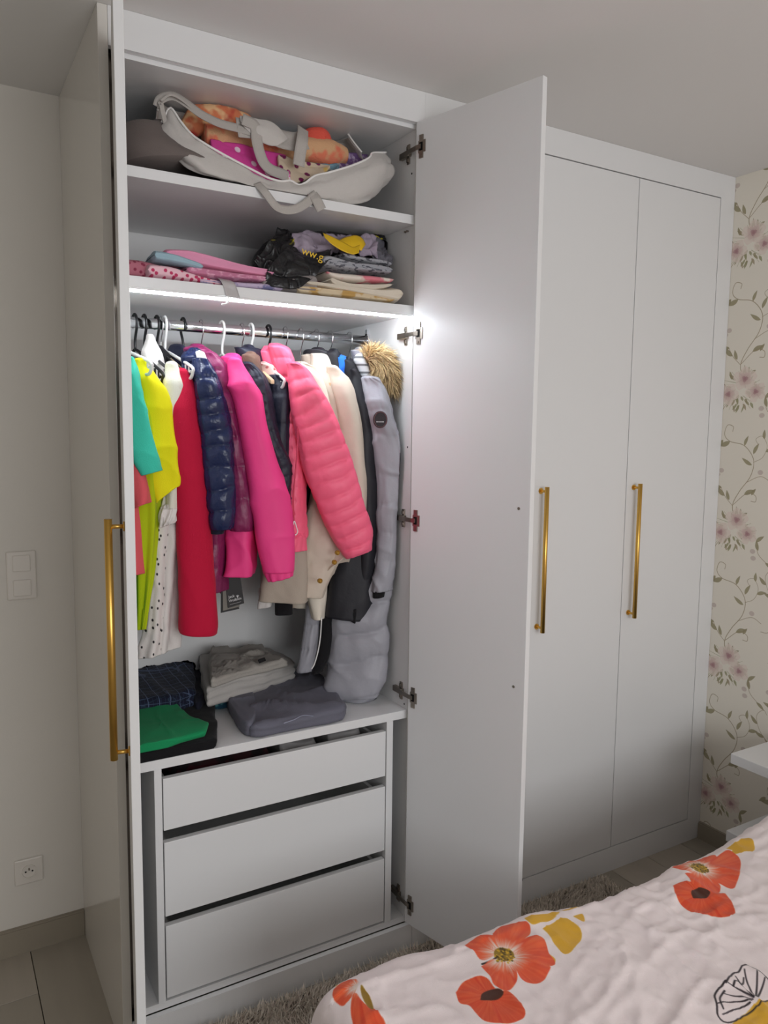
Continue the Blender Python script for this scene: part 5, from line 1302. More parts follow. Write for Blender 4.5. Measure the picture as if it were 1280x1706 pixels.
fold('pillowcase', [[(1.0441,2.05,2.3713),(1.0729,2.05,2.3831),(1.1119,2.05,2.3868),(1.1357,2.05,2.3878)], [(1.0246,2.03,2.3411),(1.0626,2.03,2.3461),(1.1013,2.03,2.3594),(1.1247,2.03,2.3735)], [(1.0109,2.01,2.309),(1.0428,2.01,2.3209),(1.0809,2.01,2.3405),(1.1098,2.01,2.3586)]], M['purple'], 'purple patterned pillowcase at the right end of the tote bag', 'bedding', 7)
fold('pillowcase', [[(0.8704,2.115,2.4549),(0.9066,2.115,2.459),(0.9526,2.115,2.4649),(0.9806,2.115,2.464)], [(0.8683,2.11,2.4337),(0.9044,2.11,2.4376),(0.9503,2.11,2.4401),(0.9783,2.11,2.4423)], [(0.8641,2.1,2.4043),(0.9,2.1,2.4079),(0.9458,2.1,2.4134),(0.9737,2.1,2.4155)]], M['bluep'], 'pale blue printed pillowcase at the back of the tote bag', 'bedding', 8)
fold('pillowcase', [[(0.9313,2.02,2.3204),(0.964,2.02,2.3245),(1.0009,2.02,2.3325),(1.0308,2.02,2.341)], [(0.9364,2,2.3032),(0.9635,2,2.3047),(0.991,2,2.3126),(1.0169,2,2.3234)], [(0.9389,1.99,2.2883),(0.9588,1.99,2.2886),(0.9861,1.99,2.2995),(1.0045,1.99,2.309)]], M['bluep'], 'blue flowered pillowcase below the plump peach towel roll', 'bedding', 9)
# middle shelf: pink bedding stack at the left
PS = 'folded pink bedding on the middle shelf'; WS = 'folded bedding stacked at the right of the middle shelf'
def sl(name, st, depth, m, lab, cat, grp, **k): return tag(obj(name, slab(st, depth, **k), m, smooth=True), lab, cat, grp)
def St(rows): return [(a[0], min(a[2], b[2]), max(a[2], b[2]), a[1]) for a, b in rows]
def stn(lst, yf, z0=None):
    """(x, zbottom, ztop) triples at a front depth"""
    return [(x, zb, zt, yf) for x, zb, zt in lst]
M['heart'] = spots(cloth('pink_heart_print', (240, 196, 206)), (196, 60, 100), 66, .28, .05, plane='XZ'); M['pinkb'] = cloth('pink_cotton', (236, 158, 190)); M['pinkd'] = blotch(cloth('mauve_pink_print', (206, 130, 160)), (232, 172, 196), 60, .55, .05)
M['lilac'] = blotch(cloth('lilac_print_cotton', (202, 186, 212)), (120, 120, 160), 45, .6, .05); M['duskpink'] = spots(cloth('dusky_pink_print', (196, 120, 136)), (150, 60, 84), 66, .24, .05, plane='XZ'); M['mint'] = cloth('pale_blue_cotton_edge', (158, 186, 198))
sl('pillowcase', stn([(.425, S2, 2.012), (.47, S2, 2.012), (.52, S2, 2.004), (.58, S2, 1.994)], 1.965), .26, M['duskpink'], 'dusky pink printed pillowcase at the far left of the middle shelf', 'bedding', PS, layers=3, seed=91)
sl('duvet_cover', stn([(.475, S2, 2.0), (.53, S2, 2.0), (.60, S2, 1.984), (.66, S2, 1.972)], 1.932), .28, M['heart'], 'pink folded cover printed with small red hearts, left of the tape', 'bedding', PS, layers=2, seed=92)
sl('duvet_cover', stn([(.60, S2, 1.976), (.68, S2, 1.976), (.74, S2, 1.978), (.80, S2, 1.982), (.825, S2, 1.978)], 1.935), .28, M['lilac'], 'lilac printed cover at the bottom right of the pink stack', 'bedding', PS, layers=1, seed=93)
sl('bedsheet', stn([(.57, 1.977, 2.006), (.64, 1.975, 2.004), (.70, 1.978, 2.0), (.77, 1.982, 1.998), (.80, 1.982, 1.995)], 1.938), .27, M['pinkd'], 'mauve pink sheet in the middle of the pink stack', 'bedding', PS, layers=2, groove=.008, wr=.007, seed=94)
sl('bedsheet', stn([(.52, 2.006, 2.040), (.58, 2.004, 2.042), (.66, 2.000, 2.030), (.74, 1.998, 2.020), (.80, 1.996, 2.018)], 1.940), .25, M['pinkb'], 'plain pink sheet lying on top of the pink stack', 'bedding', PS, layers=3, groove=.012, seed=95, wr=.009)
sl('pillowcase', stn([(.492, 2.002, 2.030), (.53, 2.002, 2.026), (.57, 2.0, 2.016), (.61, 1.995, 2.006)], 1.936), .1, M['mint'], 'small pale blue folded pillowcase tucked over the heart print', 'bedding', PS, layers=2, seed=96, wr=.010)
# black carrier bag with yellow print
M['blackbag'] = mat('black_plastic_film', (20, 20, 23), .32, .5, bump=.8, bscale=40, bdist=.006); M['yellowp'] = mat('yellow_plastic_film', (226, 184, 24), .4, .5, bump=.4, bscale=40)
M['blackbag2'] = blotch(mat('black_yellow_printed_film', (30, 30, 32), .35, .5, bump=.8, bscale=40, bdist=.006), (200, 186, 40), 17, .66, .015)
M['silver'] = mat('dark_grey_film', (92, 92, 98), .35, .5, bump=.6, bscale=30)
pb = thing('plastic_bag', (.95, 2.1, S2), 'black plastic carrier bag with yellow print, lying beside the folded bedding', 'bag')
R = [((1.0097,2.22,2.2006),(1.2938,2.22,2.2391)),
  ((0.9123,2.22,2.1667),(1.3278,2.22,2.2212)),
  ((0.8743,2.22,2.1291),(1.3396,2.22,2.1868)),
  ((0.846,2.22,2.0914),(1.295,2.22,2.1437)),
  ((0.8346,2.22,2.0558),(1.2073,2.22,2.0965)),
  ((0.8417,2.22,2.017),(1.1225,2.22,2.0342))]
g = loft(R, [.04, .07, .09, .11, .12, .12], na=70, nr=80, wr=.014, wf=11, crink=.010, seed=101, bottom='flat'); g[0][:, 2] = np.clip(g[0][:, 2], S2+.001, 2.178); g[0][:, 1] = np.clip(g[0][:, 1], 1.93, 2.44)
obj('bag_body', g, M['blackbag'], pb, smooth=True)
fp = [[(0.8715,1.99,2.0962),(0.9051,1.99,2.0878),(0.9357,1.99,2.0852),(0.9649,1.99,2.0887),(0.9907,1.99,2.1016)], [(0.8287,1.955,2.0656),(0.8717,1.955,2.049),(0.9122,1.955,2.0443),(0.9408,1.955,2.0508),(0.9661,1.955,2.0665)], [(0.7819,1.94,2.0116),(0.8221,1.94,1.9977),(0.8667,1.94,1.9931),(0.8982,1.94,2.0027),(0.9229,1.94,2.0179)], [(0.7764,1.935,1.9738),(0.7964,1.935,1.9682),(0.8301,1.935,1.967),(0.8576,1.935,1.9697),(0.8749,1.935,1.9761)]]
obj('front_film', patch([[tuple(q) for q in l] for l in fp], 60, 40, .001, .010, 14, 7, cr=.012, crf=14, zmin=S2+.001), M['blackbag'], pb, smooth=True)
lp = [[(0.859,2.06,2.1404),(0.829,2.03,2.1144),(0.7921,1.99,2.0738),(0.765,1.99,2.0397)], [(0.8826,2.04,2.133),(0.8443,2,2.0947),(0.8114,1.975,2.0548),(0.7792,1.975,2.0172)], [(0.8829,2,2.0964),(0.8445,1.96,2.0607),(0.817,1.96,2.025),(0.7881,1.96,1.988)]]
obj('side_film', patch([[tuple(q) for q in l] for l in lp], 40, 40, .001, .012, 16, 8, cr=.014, crf=18, zmin=S2+.001), M['blackbag2'], pb, smooth=True)
obj('rim_film', patch([[tuple(q) for q in l] for l in [[(0.9091,2.08,2.1512),(0.9741,2.08,2.1633),(1.0508,2.08,2.1702),(1.1302,2.08,2.174),(1.1914,2.08,2.196),(1.2292,2.08,2.1801),(1.2595,2.08,2.1415)], [(0.9058,2.06,2.1336),(0.9648,2.06,2.148),(1.0408,2.06,2.1547),(1.1194,2.06,2.1582),(1.176,2.06,2.1725),(1.2093,2.06,2.156),(1.2309,2.06,2.1132)]]], 60, 14, .001, .006, 16, 9, cr=.008, crf=18, xmax=1.21), M['blackbag2'], pb, smooth=True)
hp = [[(0.9526,1.965,2.1317),(0.9854,1.965,2.1249),(1.0151,1.965,2.116),(1.0452,1.965,2.1069),(1.068,1.965,2.1162)], [(0.9507,1.95,2.1174),(0.9744,1.95,2.1015),(1.0038,1.95,2.0892),(1.0336,1.95,2.0832),(1.0562,1.95,2.0892)]]
obj('bag_handle', patch([[tuple(q) for q in l] for l in hp], 40, 8, .0012, .003, 20, 2), M['yellowp'], pb, smooth=True, label='yellow handle')
hp = [[(1.0067,1.985,2.1204),(1.0329,1.985,2.1368),(1.0671,1.985,2.1462),(1.0864,1.985,2.1406),(1.0962,1.985,2.1253)], [(1.0076,1.972,2.1099),(1.03,1.972,2.1193),(1.0564,1.972,2.1259),(1.0755,1.972,2.1251),(1.0834,1.972,2.113)], [(1.0227,1.965,2.1008),(1.0377,1.965,2.1027),(1.0528,1.965,2.1046),(1.0643,1.965,2.1044),(1.0719,1.965,2.1004)]]
obj('bag_handle', patch([[tuple(q) for q in l] for l in hp], 40, 10, .0012, .003, 20, 3), M['yellowp'], pb, smooth=True, label='yellow handle')
text('ww.g', 'lettering', (0.8799,1.95,2.0662), (0.9324,1.945,2.0544), pb, M['yellowp'], .030, .004)
M['lilacg'] = cloth('greyish_lilac_cotton', (172, 158, 174)); M['greyf'] = cloth('grey_satin', (110, 108, 116), rough=.5)
fold('bedsheet', [[(0.9058,2.06,2.1401),(0.9462,2.06,2.1504),(0.993,2.06,2.1534),(1.0407,2.06,2.1631),(1.0797,2.06,2.1615)], [(0.8846,2.02,2.1133),(0.9278,2.02,2.122),(0.9737,2.02,2.1231),(1.0206,2.02,2.1341),(1.0666,2.02,2.1334)], [(0.8785,1.998,2.0939),(0.9213,1.998,2.0977),(0.965,1.998,2.0999),(1.0096,1.998,2.1087),(1.0628,1.998,2.1088)], [(0.8917,2.02,2.079),(0.9315,2.02,2.0838),(0.9757,2.02,2.0891),(1.0208,2.02,2.0946),(1.0786,2.02,2.0948)]], M['lilacg'], 'crumpled greyish lilac sheet inside the black carrier bag', 'bedding', 111, .012, WS, .016)
fold('bedsheet', [[(1.11,2.05,2.1618),(1.1299,2.05,2.1678),(1.15,2.05,2.1688),(1.1623,2.05,2.1618)], [(1.0939,2.02,2.1369),(1.1135,2.02,2.1427),(1.1334,2.02,2.1419),(1.1495,2.02,2.1372)], [(1.0871,2,2.1155),(1.1066,2,2.1212),(1.1263,2,2.1204),(1.1423,2,2.1156)], [(1.0966,2.01,2.0952),(1.1163,2.01,2.1009),(1.1361,2.01,2.1033),(1.1522,2.01,2.0984)]], M['lilacg'], 'lilac sheet poking out right of the yellow bag handle', 'bedding', 113, .010, WS, .014)
fold('pillowcase', [[(1.167,2.08,2.1615),(1.1917,2.08,2.1682),(1.2169,2.08,2.1609),(1.2382,2.08,2.146)], [(1.1504,2.05,2.1363),(1.1747,2.05,2.1428),(1.1995,2.05,2.1355),(1.2206,2.05,2.1207)], [(1.1377,2.02,2.1087),(1.1619,2.02,2.1116),(1.1863,2.02,2.1077),(1.2029,2.02,2.0959)], [(1.1477,2.03,2.0878),(1.172,2.03,2.0906),(1.1925,2.03,2.0896),(1.205,2.03,2.0841)]], M['greyf'], 'grey satin pillowcase at the right inside the black carrier bag', 'bedding', 112, .010, WS, .014)
# folded bedding stack at the right
M['greyline'] = blotch(cloth('grey_white_printed_cotton', (166, 166, 172)), (92, 92, 100), 60, .57, .02, stretch=(1, 1, 2)); M['rosew'] = blotch(cloth('white_rose_print_cotton', (228, 216, 204)), (222, 128, 140), 22, .54, .04)
M['ivoryc'] = cloth('ivory_cotton', (226, 214, 196)); M['ochre'] = blotch(cloth('ivory_ochre_print_cotton', (224, 204, 172)), (200, 160, 96), 26, .55, .04); M['greyc'] = cloth('soft_grey_cotton', (146, 138, 136))
def zx(px, py, yf): return None
def stack_item(name, rows, yd, depth, m, lab, seed, layers=2, groove=.010, wr=.007):
    st = [(a[0], b[2], a[2], a[1]) for a, b in rows]
    sl(name, st, depth, m, lab, 'bedding', WS, layers=layers, groove=groove, seed=seed, wr=wr)
stack_item('bedsheet', [((0.7685,1.94,1.9889),(0.7684,1.94,1.9585)),
  ((0.8222,1.94,2.0038),(0.822,1.94,1.9592)),
  ((0.8824,1.94,2.0197),(0.8824,1.94,1.9573)),
  ((0.9265,1.94,2.0277),(0.9266,1.94,1.9583))], 0, .25, M['greyc'], 'soft grey folded sheet sloping down left of the white bedding stack', 121)
stack_item('duvet_cover', [((0.8645,1.935,1.9875),(0.8645,1.935,1.9595)),
  ((0.9421,1.935,1.9907),(0.9422,1.935,1.9591)),
  ((1.0338,1.935,1.9936),(1.0341,1.935,1.9581)),
  ((1.1298,1.935,1.9901),(1.1302,1.935,1.9587)),
  ((1.1695,1.935,1.989),(1.1699,1.935,1.9606))], 0, .27, M['ochre'], 'ivory cover with ochre print, lowest of the right bedding stack', 122)
stack_item('duvet_cover', [((0.891,1.932,1.9975),(0.891,1.932,1.9851)),
  ((0.9586,1.932,2.0015),(0.9587,1.932,1.9809)),
  ((1.051,1.932,2.0014),(1.0512,1.932,1.9755)),
  ((1.1279,1.932,2.0027),(1.1283,1.932,1.9713)),
  ((1.1753,1.932,2.0141),(1.1761,1.932,1.9624)),
  ((1.1934,1.932,2.0126),(1.1941,1.932,1.9674))], 0, .27, M['ivoryc'], 'plain ivory folded cover with a thick rounded fold at its right end', 123)
stack_item('bedsheet', [((0.9679,1.94,2.018),(0.968,1.94,2.0005)),
  ((0.9991,1.94,2.0133),(0.9993,1.94,1.9877)),
  ((1.0553,1.94,2.0112),(1.0555,1.94,1.9836)),
  ((1.1324,1.94,2.0176),(1.1327,1.94,1.9977)),
  ((1.164,1.94,2.0208),(1.1642,1.94,2.0092))], 0, .26, M['ivoryc'], 'thin ivory sheet folded above the plain ivory cover', 124, 3)
stack_item('pillowcase', [((0.9558,1.945,2.0365),(0.9559,1.945,2.0207)),
  ((0.9831,1.945,2.0364),(0.9833,1.945,2.0093)),
  ((1.0388,1.945,2.0378),(1.0391,1.945,2.0087)),
  ((1.1155,1.945,2.0396),(1.1158,1.945,2.0133)),
  ((1.1708,1.945,2.039),(1.1711,1.945,2.019))], 0, .25, M['rosew'], 'white pillowcase printed with pink roses in the right bedding stack', 125, 1)
stack_item('duvet_cover', [((0.9491,1.95,2.0762),(0.9492,1.95,2.0414)),
  ((0.9781,1.95,2.0829),(0.9783,1.95,2.0383)),
  ((1.0412,1.95,2.0745),(1.0415,1.95,2.0389)),
  ((1.1179,1.95,2.0737),(1.1183,1.95,2.0424)),
  ((1.1694,1.95,2.0697),(1.1698,1.95,2.043))], 0, .25, M['greyline'], 'grey and white printed cover, second from the top of the right bedding stack', 126, 2)
stack_item('bedsheet', [((1.0153,1.965,2.0902),(1.0153,1.965,2.0822)),
  ((1.0397,1.965,2.0916),(1.0398,1.965,2.0737)),
  ((1.0874,1.965,2.0892),(1.0876,1.965,2.0712)),
  ((1.1383,1.965,2.087),(1.1384,1.965,2.0721)),
  ((1.1742,1.965,2.0829),(1.1744,1.965,2.0712))], 0, .22, M['greyline'], 'light grey and white printed sheet on top of the right bedding stack', 127, 1)

# ---------------------------------------------------------------- folded clothes on the lower shelf
LS = 'folded clothes on the lower shelf'
def fl(name, outline, z0, h, m, lab, cat, **k): return tag(obj(name, heap(outline, z0, h, **k), m, smooth=True), lab, cat, LS)
M['plaid'] = cloth('navy_plaid_cotton', (24, 28, 48)); 
for ax, per, wd, c in (('X', .030, .0022, (104, 118, 150)), ('Y', .030, .0022, (92, 108, 140)), ('X', .011, .0012, (48, 62, 84)), ('Y', .011, .0012, (48, 66, 84)), ('Z', .02, .0016, (80, 92, 120))): M['plaid'] = stripes(M['plaid'], c, ax, per, wd)
M['navyf'] = cloth('dark_navy_jersey', (26, 28, 42)); M['linen'] = cloth('beige_grey_linen', (166, 161, 154), bump=.7, bscale=200); M['linen2'] = cloth('pale_grey_linen', (178, 174, 170)); M['tealp'] = blotch(cloth('teal_patterned_cotton', (30, 72, 92)), (92, 150, 150), 38, .55, .04)
M['slate'] = cloth('slate_grey_twill', (106, 106, 118), rough=.75, bump=.5, bscale=500); M['green'] = cloth('green_jersey', (20, 140, 86)); M['blackj'] = cloth('black_jersey', (15, 15, 18))
fl('shirt', [(0.5673,2.624,0.8),(0.6448,2.613,0.8),(0.7109,2.5774,0.8),(0.7287,2.477,0.8),(0.6539,2.1906,0.8),(0.5764,2.1538,0.8),(0.512,2.1674,0.8),(0.4663,2.171,0.8)], S3, .075, M['plaid'], 'navy plaid shirt folded at the left of the lower shelf', 'shirt', layers=3, seed=131, crown=.03, cr=.010, sharp=True)
fl('pullover', [(0.7308,2.5118,0.79),(0.7547,2.4694,0.79),(0.717,2.2986,0.79),(0.6715,2.1779,0.79),(0.6409,2.1718,0.79)], S3, .05, M['navyf'], 'dark navy folded pullover squeezed between plaid shirt and grey linen', 'pullover', layers=2, seed=132)
fl('scarf', [(0.7225,2.3288,0.78),(0.8046,2.3505,0.78),(0.8849,2.3908,0.78),(0.829,2.22,0.78),(0.7572,2.1861,0.78),(0.7018,2.2045,0.78)], S3, .035, M['tealp'], 'teal patterned scarf under the front of the grey linen', 'scarf', layers=2, seed=133)
fl('trousers', [(0.7673,2.5552,0.84),(0.8505,2.5438,0.84),(0.9791,2.4666,0.84),(0.9982,2.2451,0.84),(0.8611,2.1804,0.84),(0.7655,2.1552,0.84),(0.66,2.1165,0.84),(0.6938,2.271,0.84)], S3+.036, .062, M['linen2'], 'pale grey folded linen trousers, lower layer of the rear pile', 'trousers', layers=3, seed=134, crown=.02, cr=.012, wr=.011, wf=15, groove=.005, sharp=True)
lt = fl('shirt', [(0.7682,2.4064,0.88),(0.8624,2.3957,0.88),(0.9356,2.3891,0.88),(0.9267,2.3136,0.88),(0.9429,2.1849,0.88),(0.8339,2.1599,0.88),(0.7508,2.1389,0.88),(0.6682,2.0966,0.88),(0.7081,2.2551,0.88)], S3+.099, .030, M['linen'], 'beige-grey linen shirt with small black label folded on top of the rear pile', 'shirt', layers=2, seed=135, crown=.05, cr=.013, crf=13, wr=.009, wf=16, sharp=True)
lb = [(0.8367,2.1668,0.902),(0.8635,2.1806,0.902),(0.8574,2.1556,0.902),(0.831,2.1421,0.902)]
P = np.array(lb); V = np.vstack([P, P+np.array([0, 0, .004])]); obj('fabric_label', (V, [(3, 2, 1, 0), (4, 5, 6, 7)]+[(k, (k+1) % 4, 4+(k+1) % 4, 4+k) for k in range(4)]), M['blackj'], lt, label='small black label')
fl('trousers', [(0.7806,2.264,0.79),(0.8381,2.2652,0.79),(0.8105,2.1253,0.79),(0.747,1.9645,0.79),(0.7175,1.9508,0.79),(0.7191,2.0417,0.79),(0.7473,2.1953,0.79)], S3, .045, M['slate'], 'slate grey trouser leg folded at the left of the slate pair', 'trousers', layers=2, seed=136)
sk = fl('trousers', [(0.8777,2.3772,0.785),(0.9512,2.3809,0.785),(1.0279,2.3768,0.785),(1.0937,2.3113,0.785),(1.0697,2.1365,0.785),(1.0383,1.9703,0.785),(1.011,1.9293,0.785),(0.9485,1.9204,0.785),(0.8681,1.928,0.785),(0.7851,1.9232,0.785),(0.7442,1.9213,0.785),(0.7229,1.9378,0.785),(0.7756,2.1025,0.785)], S3, .042, M['slate'], 'large pair of slate grey trousers folded at the middle of the lower shelf', 'trousers', layers=2, seed=137, crown=.14, wr=.010, cr=.018, crf=6, edge=.004, groove=.003, sharp=True)
obj('stitching', tube([(0.8097,1.9058,0.8),(0.8449,1.9168,0.8),(0.88,1.934,0.8),(0.9032,1.916,0.8)], .0012, 6, 30), cloth('pale_thread', (150, 152, 170)), sk)
fl('tshirt', [(0.495,2.2868,0.775),(0.5767,2.2886,0.775),(0.6239,2.2628,0.775),(0.709,2.1929,0.775),(0.6638,2.0338,0.775),(0.6199,1.9063,0.775),(0.5371,1.8998,0.775),(0.4529,1.8965,0.775),(0.4077,1.8974,0.775)], S3, .026, M['blackj'], 'black folded t-shirt lying under the green one', 'shirt', layers=2, seed=138, crown=.1, sharp=True, edge=.004)
fl('tshirt', [(0.4779,2.2077,0.8),(0.5244,2.2044,0.8),(0.586,2.2276,0.8),(0.5941,2.1552,0.8),(0.6007,2.0713,0.8),(0.6251,1.9921,0.8),(0.6014,1.9381,0.8),(0.5288,1.9235,0.8),(0.4533,1.8962,0.8),(0.4064,1.8891,0.8)], S3+.0265, .020, M['green'], 'green folded t-shirt on top of the black one', 'shirt', layers=1, seed=139, crown=.2, wr=.004, cr=.006, sharp=True, edge=.002)
# inside the top drawer
DR = 'clothes in the top drawer'
M['wine'] = blotch(cloth('dark_wine_cotton', (66, 14, 26)), (24, 12, 18), 20, .5, .05); M['clear'] = mat('clear_packaging_film', (160, 158, 158), .25, .5, bump=.6, bscale=30)
tag(obj('pullover', heap([(.53, 1.97), (.79, 1.97), (.79, 2.34), (.53, 2.34)], .589, .105, layers=3, seed=141), M['wine'], smooth=True), 'dark wine red clothing in the left of the open top drawer', 'pullover', DR)
tag(obj('tights_pack', heap([(.83, 1.98), (.94, 1.97), (.94, 2.3), (.83, 2.3)], .589, .118, layers=2, seed=142), M['clear'], smooth=True), 'pale packaged tights in the middle of the top drawer', 'packet', DR)
tag(obj('tights_pack', heap([(.98, 1.97), (1.09, 1.98), (1.09, 2.3), (.98, 2.3)], .589, .118, layers=2, seed=143), M['clear'], smooth=True), 'pale packaged tights at the right end of the top drawer', 'packet', DR)

# ---------------------------------------------------------------- bed, nightstand, rug
BZ = .525
bed = thing('bed', (1.55, .45, 0), 'low bed covered by the poppy duvet in the foreground', 'bed')
M['bedwood'] = mat('white_bed_frame', (214, 210, 204), .5); M['ticking'] = cloth('white_mattress_cover', (226, 222, 216))
obj('bed_frame', join(box(.72, 2.56, -.40, -.37, .1, .30), box(.72, 2.56, 1.15, 1.18, .1, .30), box(.72, .75, -.37, 1.15, .1, .30), box(.75, 2.56, -.37, 1.15, .24, .27)), M['bedwood'], bed)
for x in (.75, 2.50):
    for y in (-.37, 1.12): obj('leg', box(x, x+.05, y, y+.03, 0, .24), M['bedwood'], bed)
obj('headboard', box(2.56, 2.594, -.42, 1.2, .1, .95), M['bedwood'], bed, bevel=.006)
obj('mattress', box(.72, 2.555, -.39, 1.17, .275, .472), M['ticking'], bed, bevel=.03)

# the duvet's print: poppies, ochre shapes and ink flowers, drawn at cloth scale
DX0, DY0, DWX, DWY = .30, -.75, 2.40, 2.40
def make_duvet_print():
    N = 1500; k = N/DWX; R = Raster(N, N, (246, 233, 232)); rs = np.random.RandomState(2)
    def C(p): return [((x-DX0)*k, (y-DY0)*k) for x, y in p]
    def wob(p, a=3.0, n=70):
        P = np.array(C(p)); P = crom(np.vstack([P, P[:1]]), n)[:-1]
        return P+np.stack([vnoise(np.c_[P, 0*P[:, :1]], .05, 1), vnoise(np.c_[P, 0*P[:, :1]], .05, 2)], 1)*a
    def petal(p, c, hue=0, white=.0):
        ce = np.array(C([c]))[0]; d1 = np.array((242, 116, 70), float)+hue; d2 = np.array((226, 70, 42), float)+hue
        def sh(X, Y):
            a = np.arctan2(Y-ce[1], X-ce[0]); r = np.hypot(X-ce[0], Y-ce[1])/k
            q = np.stack([a*9, r*14, 0*a], -1).reshape(-1, 3); n = (vnoise(q, 1.0, 5)*.5+vnoise(q*np.array([3, 1, 1]), 1.0, 6)*.5).reshape(a.shape)
            f = np.clip(.5+.6*n, 0, 1)[:, :, None]; col = d1*(1-f)+d2*f
            if white > 0:
                w = np.clip((white-r)/white*1.6+n*.7, 0, 1)[:, :, None]*(r < white*1.5)[:, :, None]; col = col*(1-w)+np.array((244, 226, 214))*w
            e = np.clip((r-.05)/.08, 0, 1)[:, :, None]*.25*np.clip(n, 0, 1)[:, :, None]; col = col*(1-e)+np.array((240, 150, 100))*e
            return col
        R.poly(wob(p), None, 1.0, sh)
    def disc(c, rx, ry, col, n=28):
        R.poly(wob([(c[0]+rx*math.cos(t), c[1]+ry*math.sin(t)) for t in np.linspace(0, 2*math.pi, n, endpoint=False)], 2.0), col)
        for _ in range(60):
            t, q = rs.rand()*6.28, math.sqrt(rs.rand()); x, y = C([(c[0]+rx*q*math.cos(t)*1.1, c[1]+ry*q*math.sin(t)*1.1)])[0]
            R.poly([(x+1.6*math.cos(a), y+1.6*math.sin(a)) for a in np.linspace(0, 6.2, 8)], (86, 66, 14) if rs.rand() < .5 else (212, 168, 40))
    ochre = (224, 172, 52)
    # ochre block leaves
    for p in ([(1.1115,1.1888),(1.1726,1.1904),(1.1799,1.1407),(1.1367,1.1127),(1.0979,1.104),(1.1001,1.1333),(1.1114,1.1678)], [(1.1016,1.2305),(1.1761,1.2133),(1.1709,1.2038),(1.1048,1.2045)], [(1.185,1.2209),(1.2396,1.2107),(1.2315,1.2024),(1.191,1.2099)], [(1.1983,1.1833),(1.2237,1.1814),(1.2046,1.1602)],
              [(1.7477,1.1966),(1.7843,1.1964),(1.8273,1.1826),(1.7871,1.1448),(1.7626,1.1586)], [(1.734,1.173),(1.7729,1.185),(1.7991,1.1704),(1.7638,1.1563)], [(1.0704,1.1282),(1.0676,1.1),(1.0532,1.0915),(1.0568,1.1061)],
              [(0.639,1.2816),(0.6576,1.2867),(0.6413,1.2649)], [(.86, .30), (.98, .38), (1.10, .34), (1.02, .24)], [(1.9, .2), (2.0, .3), (2.1, .22), (2.0, .12)], [(1.2152,0.8073),(1.2764,0.8133),(1.3448,0.8137),(1.3504,0.7575),(1.2666,0.7392)]): R.poly(wob(p, 2.0), ochre if len(p) < 9 else (214, 170, 110))
    def poppy(shift, c, petals, lower, cd):
        S = lambda P: [(x+shift[0], y+shift[1]) for x, y in P]
        for p in lower: petal(S(p), S([cd])[0], -8)
        for p in petals: petal(S(p), S([c])[0], 0, .052)
        disc(S([c])[0], .021, .021, (150, 118, 26)); cdx, cdy = S([cd])[0]
        R.poly(wob([(cdx-.026, cdy-.004), (cdx-.01, cdy+.012), (cdx+.02, cdy+.010), (cdx+.028, cdy-.006), (cdx+.004, cdy-.016)], 3.0), (74, 34, 16))
    pet = [[(1.0005,1.2281),(1.0283,1.2381),(1.0675,1.2327),(1.0972,1.2135),(1.0763,1.1876),(1.0409,1.1735),(1.0097,1.1712),(0.9919,1.1769),(0.9903,1.211)],
           [(0.9334,1.2343),(0.954,1.2429),(0.978,1.2408),(0.9955,1.2217),(0.9965,1.1986),(0.9861,1.1737),(0.9591,1.1655),(0.932,1.1725),(0.9348,1.1984)],
           [(0.9883,1.1725),(1.0435,1.1765),(1.0813,1.1778),(1.0925,1.1601),(1.0724,1.1249),(1.0612,1.0931),(1.0441,1.0904),(1.0242,1.1203),(0.9906,1.152)],
           [(0.9753,1.1564),(1.0285,1.1179),(1.0441,1.0904),(1.0274,1.0756),(0.9921,1.0643),(0.9675,1.0802),(0.973,1.1065),(0.9755,1.1375)],
           [(0.92,1.1607),(0.9513,1.1616),(0.968,1.1417),(0.9767,1.1184),(0.9606,1.0918),(0.9237,1.0747),(0.9118,1.0984),(0.9163,1.1248)]]
    low = [[(0.8319,1.123),(0.8626,1.1377),(0.8955,1.1385),(0.9089,1.1211),(0.9076,1.0876),(0.9257,1.0699),(0.925,1.0375),(0.9147,1.0135),(0.8885,1.0063),(0.8599,1.0142),(0.8358,1.0346),(0.835,1.0588),(0.8353,1.0795),(0.8213,1.0946)]]
    c1 = [(0.9809,1.1595)][0]; d1 = [(0.8854,1.0835)][0]
    R.line(C([c1, [(0.9275,1.1626)][0]]), 3, (40, 30, 30)); poppy((0, 0), c1, pet, low, d1)
    pet2 = [[(1.5497,1.2085),(1.606,1.2142),(1.6703,1.2103),(1.6997,1.2003),(1.665,1.1623),(1.5906,1.1493),(1.5596,1.1667)], [(1.6873,1.1911),(1.744,1.1887),(1.7317,1.1437),(1.6876,1.1128),(1.6103,1.0777),(1.596,1.1113),(1.6051,1.1501)],
            [(1.5454,1.1659),(1.5906,1.1493),(1.596,1.1113),(1.5673,1.0852),(1.5349,1.087),(1.5299,1.1229)]]
    low2 = [[(1.4836,1.149),(1.5219,1.1472),(1.5441,1.1038),(1.5658,1.0696),(1.5423,1.0247),(1.5149,1.0097),(1.4695,1.0378),(1.449,1.0696),(1.4564,1.115)]]
    poppy((0, 0), [(1.6054,1.1711)][0], pet2, low2, [(1.5184,1.099)][0])
    # the same motif where the camera does not see: repeats of the print
    for sh in ((.02, -.62), (.62, -.72), (-.30, -.95), (.55, -1.2)): poppy(sh, c1, pet, low, d1)
    # corner poppy at the foot
    c3 = [(0.672,1.2231)][0]
    petal([(0.6315,1.2611),(0.6554,1.2668),(0.6726,1.2589),(0.6782,1.2346),(0.6601,1.2132),(0.6332,1.2013),(0.6232,1.2214),(0.6242,1.2464)], c3, 0, .03)
